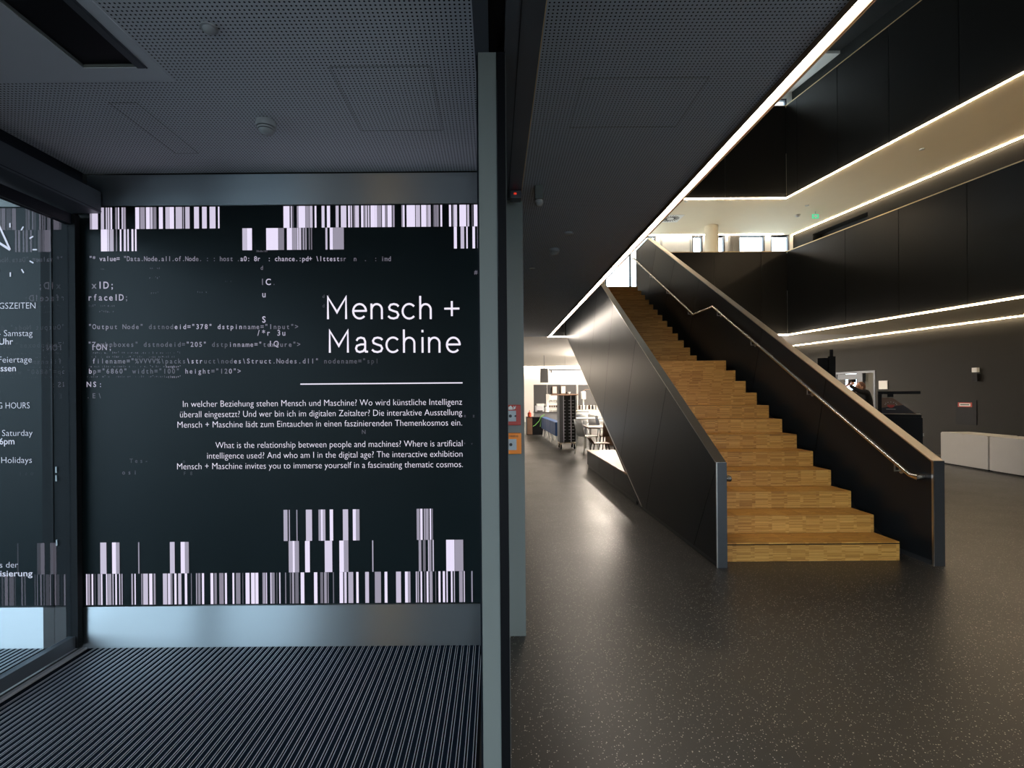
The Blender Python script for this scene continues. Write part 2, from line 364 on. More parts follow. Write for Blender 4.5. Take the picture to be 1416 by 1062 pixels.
E2 = [(22,66,.5),(78,98,1),(152,170,1),(186,230,.5),(250,258,.3),(280,320,1),(334,372,.95),(376,406,1),(446,478,.55),(482,490,.95),(524,534,1),(536,566,.5),(584,590,.4),(610,622,.9),(668,678,.5),(714,724,.4),(736,756,.6),(766,800,.45),(820,856,.95),(950,984,.95),(1012,1040,.45),(1050,1076,.65),(1084,1094,.5),(1136,1146,.45),(1200,1236,1),(1246,1270,.9),(1286,1336,.7),(1364,1386,1)]
E3 = [(20,42,1),(106,144,.85),(200,262,.65),(296,324,1),(408,458,.85),(496,524,1),(524,550,.6),(602,614,.8),(620,634,.6),(648,664,1),(686,694,.5),(708,726,1),(736,766,.6),(794,800,.4),(824,844,1),(866,888,.95),(902,914,.95),(946,962,1),(976,984,.8),(1026,1062,.6),(1070,1082,.8),(1146,1158,.6),(1238,1275,.65)]
bars('barcode_band', [(110, A1), (300, A2), (490, A3)], 285, 315, led)
bars('barcode_band', [(110, B1), (300, B2), (490, B3)], 315.2, 345.5, led)
bars('barcode_band', [(300, C2), (490, C3)], 705, 748, led)
bars('barcode_band', [(110, D1), (300, D2), (490, D3)], 748.2, 791.5, led)
bars('barcode_band', [(110, E1), (300, E2), (490, E3)], 791.7, 834.5, led)
def arc(cx, cy, rx, ry, a0, a1, n=18): return [(cx+rx*math.cos(math.radians(a0+(a1-a0)*i/n)), cy+ry*math.sin(math.radians(a0+(a1-a0)*i/n))) for i in range(n+1)]
GL = {'M': [[(1.6, 0), (1.6, 30.2), (14.1, 9.5), (26.6, 30.2), (26.6, 0)]], 'e': [[(2.2, 11.4), (19.4, 11.4)]+arc(10.6, 10.9, 8.9, 10.0, 4, 318)],
      'n': [[(1.6, 0), (1.6, 21.6)], [(1.6, 13.4)]+arc(8.9, 13.2, 7.1, 7.6, 170, 0)+[(16.0, 0)]], 'h': [[(1.6, 0), (1.6, 32.2)], [(1.6, 13.4)]+arc(8.9, 13.2, 7.1, 7.6, 170, 0)+[(16.0, 0)]],
      's': [[(16.0, 17.6), (13.4, 20.0), (9.2, 20.9), (5.0, 19.9), (2.9, 16.6), (3.8, 13.4), (8.4, 11.4), (13.6, 9.8), (15.6, 6.0), (13.8, 2.2), (9.2, .9), (4.6, 1.7), (1.5, 4.4)]],
      'c': [arc(10.8, 10.9, 9.1, 10.1, 42, 318)], 'i': [[(1.6, 0), (1.6, 21.6)], [(1.6, 28.2), (1.6, 31.6)]],
      'a': [[(3.0, 16.6), (5.2, 19.8), (9.0, 20.9), (13.2, 19.7), (14.9, 15.6), (14.9, 3.4), (15.8, 1.4), (18.8, 1.4)], [(14.9, 11.6), (8.6, 11.4), (3.6, 9.6), (2.2, 6.0), (3.6, 2.2), (7.6, .9), (12.2, 2.2), (14.9, 5.8)]],
      '+': [[(0, 14.6), (21, 14.6)], [(10.5, 4.2), (10.5, 25)]]}
def ribbon(mb, pts, wd, f3):
    n_ = len(pts); L_ = []; R_ = []
    for i, (x, y) in enumerate(pts):
        a = pts[max(0, i-1)]; b = pts[min(n_-1, i+1)]
        d1 = Vector((x-a[0], y-a[1])); d2 = Vector((b[0]-x, b[1]-y)); d1 = d1.normalized() if d1.length else d2.normalized(); d2 = d2.normalized() if d2.length else d1
        d = (d1+d2); d = d.normalized() if d.length > 1e-4 else d1; nn = Vector((-d.y, d.x)); kk = wd/2/max(.42, abs(nn.dot(Vector((-d1.y, d1.x)))))
        L_.append(f3(x+nn.x*kk, y+nn.y*kk)); R_.append(f3(x-nn.x*kk, y-nn.y*kk))
    mb.add(L_+R_, [(i, i+1, n_+i+1, n_+i) for i in range(n_-1)])
def title(spec, yb):
    for ch, px_ in spec:
        t = MB(); o = atY(px_, yb, LT); k_ = LT/F
        for st_ in GL[ch]: ribbon(t, st_, 2.75, lambda x, y: (o.x+x*k_, LT, o.z+y*k_))
        t.build('title_letter', 'led_text', led)
T1, T2 = 400, 400; cs_ = 1/3.54
title([('M', 400+184*cs_), ('e', 400+307*cs_), ('n', 400+397*cs_), ('s', 400+479*cs_), ('c', 400+549*cs_), ('h', 400+636*cs_), ('+', 400+759*cs_)], 441.4)
title([('M', 400+193*cs_), ('a', 400+319*cs_), ('s', 400+400*cs_), ('c', 400+470*cs_), ('h', 400+556*cs_), ('i', 400+647*cs_), ('n', 400+679*cs_), ('e', 400+766*cs_)], 487.8)
p = atY(527.5, 530.3, LT); k = LY/F
q(p.x-112*k, p.x+112*k, LT-.0005, LT, p.z-.8*k, p.z+.8*k).build('rule_line', 'led_text', led)
for s, x0, x1, yb in (('In welcher Beziehung stehen Mensch und Maschine? Wo wird künstliche Intelligenz', 253, 639, 561.3),
        ('überall eingesetzt? Und wer bin ich im digitalen Zeitalter? Die interaktive Ausstellung', 249, 639, 575.7),
        ('Mensch + Maschine lädt zum Eintauchen in einen faszinierenden Themenkosmos ein.', 245.5, 639, 590),
        ('What is the relationship between people and machines? Where is artificial', 298, 639.5, 618.5),
        ('intelligence used? And who am I in the digital age? The interactive exhibition', 286.5, 639.5, 633),
        ('Mensch + Maschine invites you to immerse yourself in a fascinating thematic cosmos.', 245, 640, 647.6)):
    t = MB(); put_text(t, s, x0, x1, yb, 9.2, LT, -.014); t.build('text_line', 'led_text', led)
def band(*br):
    def f(i):
        for a, b_, l in br:
            if a <= i < b_: return l
        return 2
    return f
LC = LT+.001
mono = [
 ('"Output Node" dstnodeid="378" dstpinname="Input">', 121.5, 455, 5.95, 7, band((0, 5, 5), (5, 13, 4), (13, 20, 3), (20, 28, 7), (28, 36, 7), (36, 43, 5), (43, 60, 4))),
 ('"Zombnboxes" dstnodeid="205" dstpinname="texture">', 121, 479.5, 5.9, 7, band((0, 3, 5), (3, 12, 3), (12, 23, 3), (23, 28, 6), (28, 33, 3), (33, 41, 6), (41, 60, 4))),
 ('filename="%VVVV%\\packs\\struct\\nodes\\Struct.Nodes.dll" nodename="spl', 127, 502.5, 5.93, 7, band((0, 1, 6), (1, 10, 4), (10, 22, 3), (22, 26, 7), (26, 33, 3), (33, 42, 6), (42, 54, 5), (54, 64, 3), (64, 80, 2))),
 ('bp="6860" width="100" height="120">', 122, 516.5, 6.05, 7, band((0, 1, 7), (1, 9, 4), (9, 16, 3), (16, 22, 3), (22, 28, 6), (28, 32, 4), (32, 36, 6))),
 ('"* value= "Data.Node.all.of.Node. : : host .a0: 8r  : chance.:pd+ \\lttestsr  n  .  : imd', 123, 361, 4.75, 7, band((0, 3, 6), (3, 9, 7), (9, 31, 5), (31, 44, 4), (44, 50, 7), (50, 60, 7), (60, 73, 7), (73, 90, 4))),
 ('xID;', 126, 399, 8.3, 10, band((0, 1, 4), (1, 3, 7), (3, 4, 7))), ('rfaceID;', 121, 415.5, 7.2, 9, band((0, 3, 6), (3, 7, 7), (7, 8, 4))),
 ('ION;', 124.5, 484, 8, 8, 6), ('NS:', 119, 535, 8, 7.5, 7), ('.E\\', 118, 550.5, 8, 7, 3), ('d', 359, 373, 6, 6, 4), ('IC.', 359, 394, 8, 9, band((0, 1, 4), (1, 2, 8), (2, 3, 3))),
 ('u', 361, 411, 8, 9, 7), ('S', 361, 446, 8, 9, 8), ('/*r 3u', 354, 464, 7, 8, 7), ('IQ', 370, 479, 8, 8, 7), ('dd', 444, 412, 6.5, 5, 3), ('dd', 444, 425, 6.5, 5, 3), ('#', 655, 379, 6, 6, 4),
 ('Tes-', 178, 640, 7, 6, 2), ('o', 251, 640, 7, 5, 2), ('osi', 167, 656, 8, 6, 3), ('F8', 251, 657, 9, 5, 2), ('e z', 640, 577, 6, 5, 3), ('N', 500, 600, 6, 6, 3), ('+ v', 640, 615, 5, 4, 3),
 ('38e8e180', 354, 348.5, 2, 2.6, 4), ('nn  nd', 207, 372, 2.4, 2.6, 3), ('p. "g"', 206, 385, 2.6, 2.6, 3), ('pvv"', 208, 406, 3, 2.6, 3), ('fcc k', 272, 405, 3, 2.6, 3), ('c: c', 311, 390, 2.4, 2.6, 2), ('.low.', 137, 373, 1.8, 2.4, 2)]
mb = MB()
for a_ in mono: put_mono(mb, a_[0], a_[1], a_[2], a_[3], a_[4], LC, a_[5], .012 if a_[4] > 5 else 0)
rr = random.Random(3)
for (y, xs) in ((489, 128), (494.5, 123), (508, 122), (522, 120), (424, 122), (432, 121)):
    s = ''.join(rr.choice('  .:-t"r1i ;c   n=u') for _ in range(46 if y > 480 else 14)); put_mono(mb, s, xs, y, 2.65, 2.9, LC, lambda i: rr.choice((3, 3, 4, 4, 5)), 0)
put_mono(mb, 'height="', 229, 508.5, 2.7, 3.2, LC, 6); put_mono(mb, '-class="', 229, 522.5, 2.7, 3.2, LC, 6)
mb.build('code_text', LEDS, led)

# ------------------------------------------------------------------ opening-hours screen beyond the glass
hs = thing('screen_wall', (-3.3, LY, 0), 'opening hours display with a clock face seen through the glass door', 'screen')
xr = -2.672
q(-4.6, xr, LY, LY+.08, zb, zt).build('display_panel', 'screen_glass', hs)
q(-4.6, xr, LY-.012, LY+.08, .002, zb-.002).build('steel_base', 'brushed_steel', hs)
q(-4.6, xr, LY-.008, LY+.08, zt+.002, 3.0).build('steel_header', 'post_grey', hs)
for s, x1, wd, yb, cp, bo in (('ÖFFNUNGSZEITEN', 49, 97, 427, 9, 0), ('Montag - Samstag', 45, 88, 465, 9, 0), ('10-18 Uhr', 18, 50, 476.5, 9, .02), ('Sonn- & Feiertage', 44, 92, 501.5, 9, 0),
        ('geschlossen', 22, 60, 513.5, 9, .02), ('OPENING HOURS', 41, 82, 565, 9, 0), ('Monday - Saturday', 45, 92, 603, 9, 0), ('10am-6pm', 20, 50, 614.5, 9, .02),
        ('Sundays & Holidays', 44, 98, 640.5, 9, 0), ('Haus der', 25, 46, 785, 8.5, 0), ('Digitalisierung', 45, 82, 797, 8.5, .02)):
    t = MB(); put_text(t, s, x1-wd, x1, yb, cp, LT, bo-.012); t.build('text_line', 'led_text', hs)
c0 = atY(14, 345.5, LT); t = MB()
for i in range(12):
    a = i*PI/6; d = Vector((math.sin(a), 0, math.cos(a))); pp = Vector((math.cos(a), 0, -math.sin(a)))*.9*k
    t.add([c0+d*31*k-pp, c0+d*31*k+pp, c0+d*37*k+pp, c0+d*37*k-pp], [(0, 1, 2, 3)])
for ang, ln, wd in ((-24, 38, 1.3), (-57, 26, 1.6)):
    a = math.radians(ang); d = Vector((math.sin(a), 0, math.cos(a))); pp = Vector((math.cos(a), 0, -math.sin(a)))*wd*k
    t.add([c0-pp, c0+pp, c0+d*ln*k+pp, c0+d*ln*k-pp], [(0, 1, 2, 3)])
t.build('clock_face', 'led_text', hs)

# ------------------------------------------------------------------ left glass door wall
gd = thing('glass_door', (-2.47, 1.5, 0), 'tall clear glass sliding door in dark frames left of the lettered screen', 'door')
GX = -2.475
q(GX-.008, GX+.002, -1.6, 2.865, .10, 2.50).build('pane', 'glass_clear', gd)
q(GX-.02, GX+.02, -1.6, 2.865, .03, .10).build('bottom_rail', 'rail_frame', gd)
q(GX-.02, GX+.02, -1.6, 2.865, 2.50, 2.56).build('top_rail', 'frame_dark', gd)
q(GX-.02, GX+.036, 2.865, 2.90, .03, 2.56).build('stile', 'black_matt', gd)
q(GX-.03, GX+.03, 1.38, 1.58, .10, 2.50).build('stile', 'frame_dark', gd)
th_ = thing('door_threshold', (-2.45, 1.5, 0), 'grey metal floor track under the glass door', 'threshold')
q(GX-.06, GX+.06, -1.6, 2.9, .002, .02).build('track_plate', 'alu', th_)
q(GX+.028, GX+.034, -1.6, 2.9, .02, .026).build('track_ridge', 'end_metal', th_)
q(GX-.16, GX-.065, -1.6, 2.9, .002, .016).build('outer_plate', 'alu', th_)
hd = thing('door_operator', (-2.4, 1.5, 2.55), 'long dark door drive housing above the glass door', 'door drive')
q(-2.50, -2.312, -1.6, 2.9, 2.575, 2.70).build('housing', 'header_grey', hd)
q(-2.315, -2.309, -1.6, 2.9, 2.585, 2.588).build('seam', 'frame_dark', hd)
struct(q(-2.50, -2.42, -1.6, 2.9, 2.70, VZ), 'trim_1', 'frame_dark')
cl = thing('door_frame_column', (-2.57, 2.85, 0), 'black door frame column beyond the glass, between the two screens', 'column')
q(-2.668, -2.51, 2.895, 2.99, .0, 3.0).build('column_box', 'black_matt', cl)
q(-2.61, -2.6, 2.89, 2.895, .0, 2.9).build('gasket', 'black', cl)
for zz in (1.05, 1.0, .62): q(-2.585, -2.577, 2.889, 2.895, zz, zz+.035).build('catch', 'dirt_plastic', cl)

# vestibule ceiling around the hatch
a_ = atZ(115, 93, VZ); b_ = atZ(191, 93, VZ); hx0, hx1, hy = a_.x, b_.x, a_.y
mb = MB(); mb.box(-2.42, -.065, hy, LY-.001, VZ, VZ+.1); mb.box(hx1, -.065, YB, hy, VZ, VZ+.1); mb.box(-2.42, hx0, YB, hy, VZ, VZ+.1)
mb.box(hx0, hx1, YB, -1.0, VZ, VZ+.1); struct(mb, 'ceiling_vestibule', 'perforated_vestibule')
mb = MB(); z0 = VZ-.004
mb.box(-2.42, hx1+.09, hy, hy+.085, z0, VZ); mb.box(hx1+.0, hx1+.09, YB, hy, z0, VZ); mb.box(-2.42, hx0, YB, hy, z0, VZ)
struct(mb, 'ceiling_border', 'ceiling_plain')
ht = thing('ceiling_hatch', ((hx0+hx1)/2, hy, VZ), 'black recessed ceiling slot with a metal edge at upper left', 'ceiling slot')
q(hx0-.01, hx1+.01, -1, hy+.01, VZ+.008, VZ+.02).build('slot_back', 'black', ht)
mb = MB(); mb.box(hx1, hx1+.03, -1, hy, VZ-.007, VZ-.003); mb.box(hx1+.034, hx1+.04, -1, hy, VZ-.008, VZ-.003); mb.build('slot_edge', 'rail_frame', ht)
q(hx0, hx0+.006, -1, hy, VZ-.001, VZ+.1).build('slot_lip', 'post_grey', ht)
q(hx0, hx1, hy-.006, hy, VZ-.001, VZ+.1).build('slot_end', 'post_grey', ht)

def smoke_detector(c, label, r=.05, group=None, body='dirt_plastic'):
    t = thing('smoke_detector', c, label, 'smoke detector', group); c = Vector(c)
    MB().lathe([(r*.9, 0), (r*.95, -.01), (r, -.018), (r*.92, -.03)], c, 24).build('base', body, t, smooth=True)
    MB().lathe([(r*.80, -.03), (r*.80, -.034)], c, 24).build('slot_ring', 'black', t)
    MB().lathe([(r*.86, -.034), (r*.8, -.041)], c, 24).build('ring', body, t, smooth=True)
    MB().lathe([(r*.68, -.041), (r*.68, -.045)], c, 24).build('slot_ring', 'black', t)
    MB().lathe([(r*.76, -.045), (r*.6, -.056), (r*.2, -.062)], c, 24).build('cap', body, t, smooth=True)
    return t
p = atZ(368, 168, VZ-.001); smoke_detector(p, 'white slotted smoke detector on perforated ceiling above the lettered screen', .048)
t = thing('motion_sensor', atZ(289, 38, VZ), 'small round white sensor dome on perforated ceiling near the black slot', 'sensor'); c = atZ(289, 38, VZ)
MB().lathe([(.03, 0), (.03, -.006)], c, 20).build('base', 'dirt_plastic', t, smooth=True)
MB().lathe([(.022, -.006), (.018, -.016), (.008, -.022)], c, 20).build('dome', 'dirt_plastic', t, smooth=True)
# revision flaps in the perforated ceilings
def flap(x0, x1, y0, y1, z, label):
    t = thing('access_panel', ((x0+x1)/2, (y0+y1)/2, z), label, 'access panel'); mb = MB(); w_ = .0013
    mb.box(x0, x1, y0, y0+w_, z-.0015, z); mb.box(x0, x1, y1-w_, y1, z-.0015, z); mb.box(x0, x0+w_, y0, y1, z-.0015, z); mb.box(x1-w_, x1, y0, y1, z-.0015, z)
    mb.build('frame', 'post_grey', t)
a_, b_ = atZ(455, 92, VZ), atZ(612, 180, VZ); flap(a_.x, b_.x, a_.y, b_.y, VZ, 'flush square ceiling access panel near the grey door post')
a_, b_ = atZ(150, 142, VZ), atZ(275, 212, VZ); flap(a_.x, b_.x, a_.y, b_.y, VZ, 'flush square ceiling access panel left of the slotted smoke detector')

# ------------------------------------------------------------------ sliding door at the foyer side
HZ = 2.685
pt = thing('door_post', (-.016, 1.74, 0), 'grey metal door post standing before the right end of the lettered screen', 'post')
q(-.049, .014, 1.72, 1.80, 0, HZ).build('post_body', 'post_grey', pt)
q(-.056, -.050, 1.735, 1.80, 0, HZ).build('gasket', 'frame_dark', pt)
lf = thing('door_leaf', (.03, 2.2, 0), 'black sliding door leaf seen edge on, between two grey posts', 'door')
q(.0145, .0455, 1.715, 1.76, .01, HZ-.002).build('stile', 'black', lf)
q(.022, .032, 1.76, 2.86, .09, HZ-.05).build('pane', 'glass_clear', lf)
q(.014, .04, 1.76, 2.90, .01, .09).build('bottom_rail', 'black', lf)
q(.014, .04, 1.76, 2.90, HZ-.05, HZ+.02).build('top_rail', 'black', lf)
q(.014, .04, 2.86, 2.90, .09, HZ-.05).build('stile', 'black', lf)
q(.0155, .0165, 1.713, 1.715, 1.9, HZ-.1).build('edge_strip', 'rail_frame', lf)
q(.046, .0475, 1.72, 1.75, .0, HZ-.002).build('seal', 'post_grey', lf)
ho = thing('door_operator', (.1, 1.6, HZ), 'dark grey door drive housing running along the foyer ceiling', 'door drive')
q(.0435, .168, -1.6, 3.0, HZ, 2.999).build('housing', 'header_grey', ho)
q(.09, .094, -1.6, 3.0, HZ-.002, HZ).build('seam', 'frame_dark', ho)
q(.1665, .1695, -1.6, 3.0, HZ-.003, HZ+.01).build('edge_trim', 'gold_edge', ho)  # gold colour stands for strip light catching the housing edge
q(-.06, -.011, -1.6, 1.82, HZ, VZ+.1).build('inner_cover', 'header_grey', ho)
q(-.011, .0435, -1.6, 3.0, HZ+.03, VZ+.1).build('track_slot', 'black', ho)
q(-.06, -.011, 1.82, LY, HZ+.06, VZ+.1).build('rear_cover', 'header_grey', ho)
se = thing('door_sensor', (.13, 2.9, HZ-.05), 'small dark door sensor with a red light under the drive housing', 'sensor')
p0, p1 = atY(706, 263, 2.9), atY(721, 275.5, 2.9)
q(p0.x, p1.x, 2.88, 2.95, p1.z, HZ-.001).build('body', 'header_grey', se, bevel=.004)
q(p0.x+.018, p0.x+.034, 2.876, 2.88, p1.z+.02, p1.z+.03).build('indicator', 'led_red', se)
p2 = thing('door_post', (.1, 3.05, 0), 'grey wall end post carrying the red and orange alarm boxes', 'post')
q(.02, .182, 3.03, 3.14, .0, HZ).build('post_body', 'post_grey', p2)
q(.008, .0195, 3.035, 3.14, .0, HZ).build('gasket', 'black', p2)
struct(q(-.05, .178, 3.14, 12.5, 0, ZC), 'wall_left', 'wall_left_dark')
# red fire call point and orange smoke vent call point
def callpoint(px0, py0, px1, py1, m_, label, txt):
    Y = 3.0; a, b_ = atY(px0, py0, Y), atY(px1, py1, Y); x0, x1, z1, z0 = b_.x-.125, b_.x, a.z, b_.z
    t = thing('call_point', ((x0+x1)/2, 3.03, z0), label, 'alarm box')
    q(x0, x1, 2.99, 3.029, z0, z1).build('housing', m_, t, bevel=.004)
    h = z1-z0; q(x0+.025, x1-.03, 2.985, 2.991, z0+h*.2, z0+h*.72).build('window', 'glass_label', t)
    cx, cz = (x0+x1)/2-.002, z0+h*.46; mb = MB()
    mb.lathe([(.0095, 0), (.0095, -.003)], (cx, 2.985, cz), 18, 'Y').build('button', 'dark_grey', t)
    mb = MB()
    if txt:
        vs, fs, a0, b0 = text_mesh('RAUCHABZUG', .01); s = .085/(b0-a0)
        mb.add([((v_.x-a0)*s+x0+.02, 2.9885, z0+h*.82+v_.y*s*1.2) for v_ in vs], fs); mb.build('lettering', 'ink_dark', t)
    else:
        zz = z0+h*.77; mb.prism([(x0+.05, 2.9885, zz), (x0+.075, 2.9885, zz), (x0+.075, 2.9885, zz+.015), (x0+.0625, 2.9885, zz+.025), (x0+.05, 2.9885, zz+.015)], (0, .001, 0))
        mb.prism([(x0+.078, 2.9885, zz), (x0+.092, 2.9885, zz+.006), (x0+.095, 2.9885, zz+.026), (x0+.087, 2.9885, zz+.014), (x0+.082, 2.9885, zz+.025)], (0, .001, 0))
        mb.build('house_emblem', 'paper', t)
        mb = MB()
        for sx in (-1, 1): mb.prism([(cx+sx*.036, 2.9845, cz-.008), (cx+sx*.036, 2.9845, cz+.008), (cx+sx*.022, 2.9845, cz)], (0, .001, 0))
        mb.build('arrow_mark', 'ink_dark', t)
callpoint(702, 560, 720.3, 588, 'red', 'red fire alarm call point on the grey post above the orange box', False)
callpoint(702, 599, 721, 627.5, 'orange', 'orange smoke vent call point on the grey post below the red box', True)

# ------------------------------------------------------------------ foyer ceilings, slabs
mb = MB()
mb.box(.17, XL-.0, YB, YF, ZC, Z1)
struct(mb, 'ceiling_foyer', 'perforated_foyer')
mb = MB(); mb.box(-6, 1.46, YF, YC, ZC, Z1-.0); mb.box(1.46, 14, YF+.02, YC, ZC, Z1)
struct(mb, 'ceiling_cafe', 'ceiling_cream')
mb = MB(); mb.prism([(xe(YF)+.02, YF+.02, ZC), (xe(YB)+.02, YB, ZC), (xw(YB), YB, ZC), (xw(YF), YF+.02, ZC)], (0, 0, Z1-ZC))
struct(mb, 'ceiling_gallery', 'plaster_cream')
mb = MB(); mb.prism([(xe(YF)+.02, YF+.02, Z2), (xe(YB)+.02, YB, Z2), (xw(YB), YB, Z2), (xw(YF), YF+.02, Z2)], (0, 0, Z2F-Z2)); mb.box(-6, 14, YF+.02, YFAR, Z2, Z2F)
struct(mb, 'ceiling_upper_gallery', 'plaster_cream')
struct(q(-6, -.05, 3.13, YF-.001, ZC, Z1), 'ceiling_back_rooms', 'plaster_white')
struct(q(-6, XL, YB, YF, Z2, Z2F), 'ceiling_upper_left', 'plaster_white')
mb = MB(); mb.box(-6, 15, YB, 14.1, ZR, ZR+.2); struct(mb, 'ceiling_roof', 'dark_grey')
mb = MB(); mb.box(-6, 15, 14.1, YFAR, ZR-.08, ZR+.2); struct(mb, 'ceiling_upper_floor', 'plaster_white')
# right wall (with window band recess)
def lean_box(mb, f, y0, y1, z0, z1, th, mi=0):
    mb.prism([(f(y0), y0, z0), (f(y1), y1, z0), (f(y1)+th, y1, z0), (f(y0)+th, y0, z0)], (0, 0, z1-z0), mi)
r0_, r1_ = onlean(1124, 330, xw), onlean(1200, 300, xw)
rz1 = onlean(1200, 293, xw).z; rz0 = rz1-.9
d0, d1 = onlean(1155, 515, xw), onlean(1210.5, 512, xw)
DT = d1.z
mb = MB()
lean_box(mb, xw, d0.y, YC, 0, ZC+.0, .3); lean_box(mb, xw, YB, d1.y, 0, ZC, .3); lean_box(mb, xw, d1.y, d0.y, DT, ZC, .3)
YE = YFAR+.3; lean_box(mb, xw, YB, YE, ZC, rz0, .3); lean_box(mb, xw, YB, r1_.y, rz0, rz1, .3); lean_box(mb, xw, r0_.y, YE, rz0, rz1, .3); lean_box(mb, xw, YB, YE, rz1, ZR, .3)
struct(mb, 'wall_right', 'wall_dark')
mb = MB(); lean_box(mb, lambda y: xw(y)+.28, r1_.y, r0_.y, rz0, rz1, .05)
struct(mb, 'wall_recess', 'core_black')
t = thing('recess_shelf', (xw(r0_.y)+.1, (r0_.y+r1_.y)/2, rz0), 'two pale papers lying in the dark window slot of the upper right wall', 'papers')
for fy, fz, ln in ((.12, .55, 1.2), (.66, .5, .9)):
    yy = r0_.y+(r1_.y-r0_.y)*fy; mb = MB(); lean_box(mb, lambda y: xw(y)+.1, yy-ln/2, yy+ln/2-.3, rz1-.25, rz1-.2, .1); lean_box(mb, lambda y: xw(y)+.12, yy-ln/2+.2, yy+ln/2-.1, rz1-.38, rz1-.32, .1); mb.build('pale_bar', 'white_paint', t)

# far upper wall with windows
def P2(px, py): return atY(px, py, YFAR)
wins = [(1021, 1058, 324, 352), (1065.5, 1092, 321, 352), (992, 1003, 321, 352), (957, 972, 326, 352), (836, 907, 326, 412)]
xs = sorted([(P2(a, 330).x, P2(b_, 330).x, P2(a, c_).z) for a, b_, c_, d_ in wins])
mb = MB(); cur = -6
for x0, x1, zt_ in xs:
    mb.box(cur, x0, YFAR, YFAR+.25, Z1, Z2); mb.box(x0, x1, YFAR, YFAR+.25, zt_, Z2); cur = x1
mb.box(cur, 10.2, YFAR, YFAR+.25, Z1, Z2)
uw0, uw1 = P2(800, 150), P2(1088, 136)
mb.box(-6, uw0.x, YFAR, YFAR+.25, Z2, ZR); mb.box(uw1.x, 10.2, YFAR, YFAR+.25, Z2, ZR); mb.box(uw0.x, uw1.x, YFAR, YFAR+.25, Z2, 9); mb.box(uw0.x, uw1.x, YFAR, YFAR+.25, uw1.z, ZR)
struct(mb, 'wall_far', 'plaster_white')
for i, (x0, x1, zt_) in enumerate(xs+[(uw0.x, uw1.x, uw1.z)]):
    z_ = Z1 if i < 5 else 9.0
    wn = MB(); f_ = .05
    wn.box(x0, x0+f_, YFAR+.02, YFAR+.1, z_, zt_); wn.box(x1-f_, x1, YFAR+.02, YFAR+.1, z_, zt_); wn.box(x0, x1, YFAR+.02, YFAR+.1, zt_-f_, zt_); wn.box(x0, x1, YFAR+.02, YFAR+.1, z_, z_+f_)
    if x1-x0 > 1.2: wn.box((x0+x1)/2-.03, (x0+x1)/2+.03, YFAR+.02, YFAR+.1, z_, zt_)
    fo = struct(wn, 'window_%d' % (i+1), 'header_grey')
    q(x0+f_, x1-f_, YFAR+.05, YFAR+.056, z_+f_, zt_-f_).build('pane', 'glass_window', fo)
# column and curtain
c = P2(983, 330); t = thing('column', (c.x-.4, 15.0, Z1), 'round cream column on the upper floor beyond the balustrade', 'column')
MB().lathe([(.19, 0), (.19, Z2-Z1-.002)], (atY(984, 330, 15).x, 15, Z1+.001), 32).build('shaft', 'plaster_cream', t, smooth=True)
t = thing('curtain', (P2(1012, 330).x, YFAR-.1, Z1), 'grey folded curtain beside the upper windows', 'curtain')
xa, xb = P2(1004.5, 330).x, P2(1020, 330).x; pts = []
for i in range(41): pts.append((xa+(xb-xa)*i/40, YFAR-.12+.03*math.sin(i*1.2)))
mb = MB(); mb.add([(x, y, z) for z in (Z1+.001, Z2-.03) for x, y in pts], [(i, i+1, i+42, i+41) for i in range(40)])
co = mb.build('cloth', 'curtain', t, smooth=True); sm = co.modifiers.new('s', 'SOLIDIFY'); sm.thickness = .006
t = thing('white_door', (P2(934, 330).x, YFAR-.05, Z1), 'white framed double door between upper windows', 'door')
a_, b_ = P2(915, 327), P2(953, 327)
q(a_.x, b_.x, YFAR-.04, YFAR-.002, Z1+.01, a_.z).build('leaf', 'white_gloss', t)
mb = MB(); mb.box(a_.x-.05, a_.x, YFAR-.06, YFAR-.002, Z1+.01, a_.z+.05); mb.box(b_.x, b_.x+.05, YFAR-.06, YFAR-.002, Z1+.01, a_.z+.05); mb.box(a_.x, b_.x, YFAR-.06, YFAR-.002, a_.z, a_.z+.05); mb.build('door_frame', 'dirt_plastic', t)
q(b_.x-.14, b_.x-.1, YFAR-.1, YFAR-.04, Z1+.95, Z1+1.2).build('handle', 'steel_rail', t)

# ------------------------------------------------------------------ galleries: separate black panels with a pale top edge
def gallery(name, z0, z1, side_px, front_px):
    core = MB()
    lean_box(core, lambda y: xe(y)+.03, YB, YF, z0+.02, z1-.03, .06); core.box(XL, xe(YF)+.05, YF+.03, YF+.09, z0+.02, z1-.03)
    root = struct(core, name, 'core_black')
    ys = [YF]+[onlean(px_, py_, xe).y for px_, py_ in side_px]
    while ys[-1] > YB+1.6: ys.append(ys[-1]-1.9)
    ys.append(YB)
    for a, b2 in zip(ys, ys[1:]):
        m_ = MB(); lean_box(m_, xe, b2+.006, a-.006, z0+.02, z1, .03); m_.build('panel', 'panel_black', root)
    xs_ = [XL+.02]+sorted(atY(px_, py_, YF).x for px_, py_ in front_px)
    xs_.append(xe(YF))
    while xs_[1]-xs_[0] > 2.2: xs_.insert(1, xs_[1]-1.6)
    for a, b2 in zip(xs_, xs_[1:]): q(a+.006, b2-.006, YF, YF+.03, z0+.02, z1).build('panel', 'panel_black', root)
    m_ = MB(); lean_box(m_, lambda y: xe(y)-.004, YB, YF, z1, z1+.022, .12); m_.build('top_edge', 'gold_edge', root)
    m_ = MB()
    if z0 > 5: m_.box(XL, xe(YF)+.1, YF-.004, YF+.11, z1, z1+.022)
    else: m_.box(3.86, xe(YF)+.1, YF-.004, YF+.11, z1, z1+.022)
    m_.build('top_edge', 'gold_edge', root)
    return root
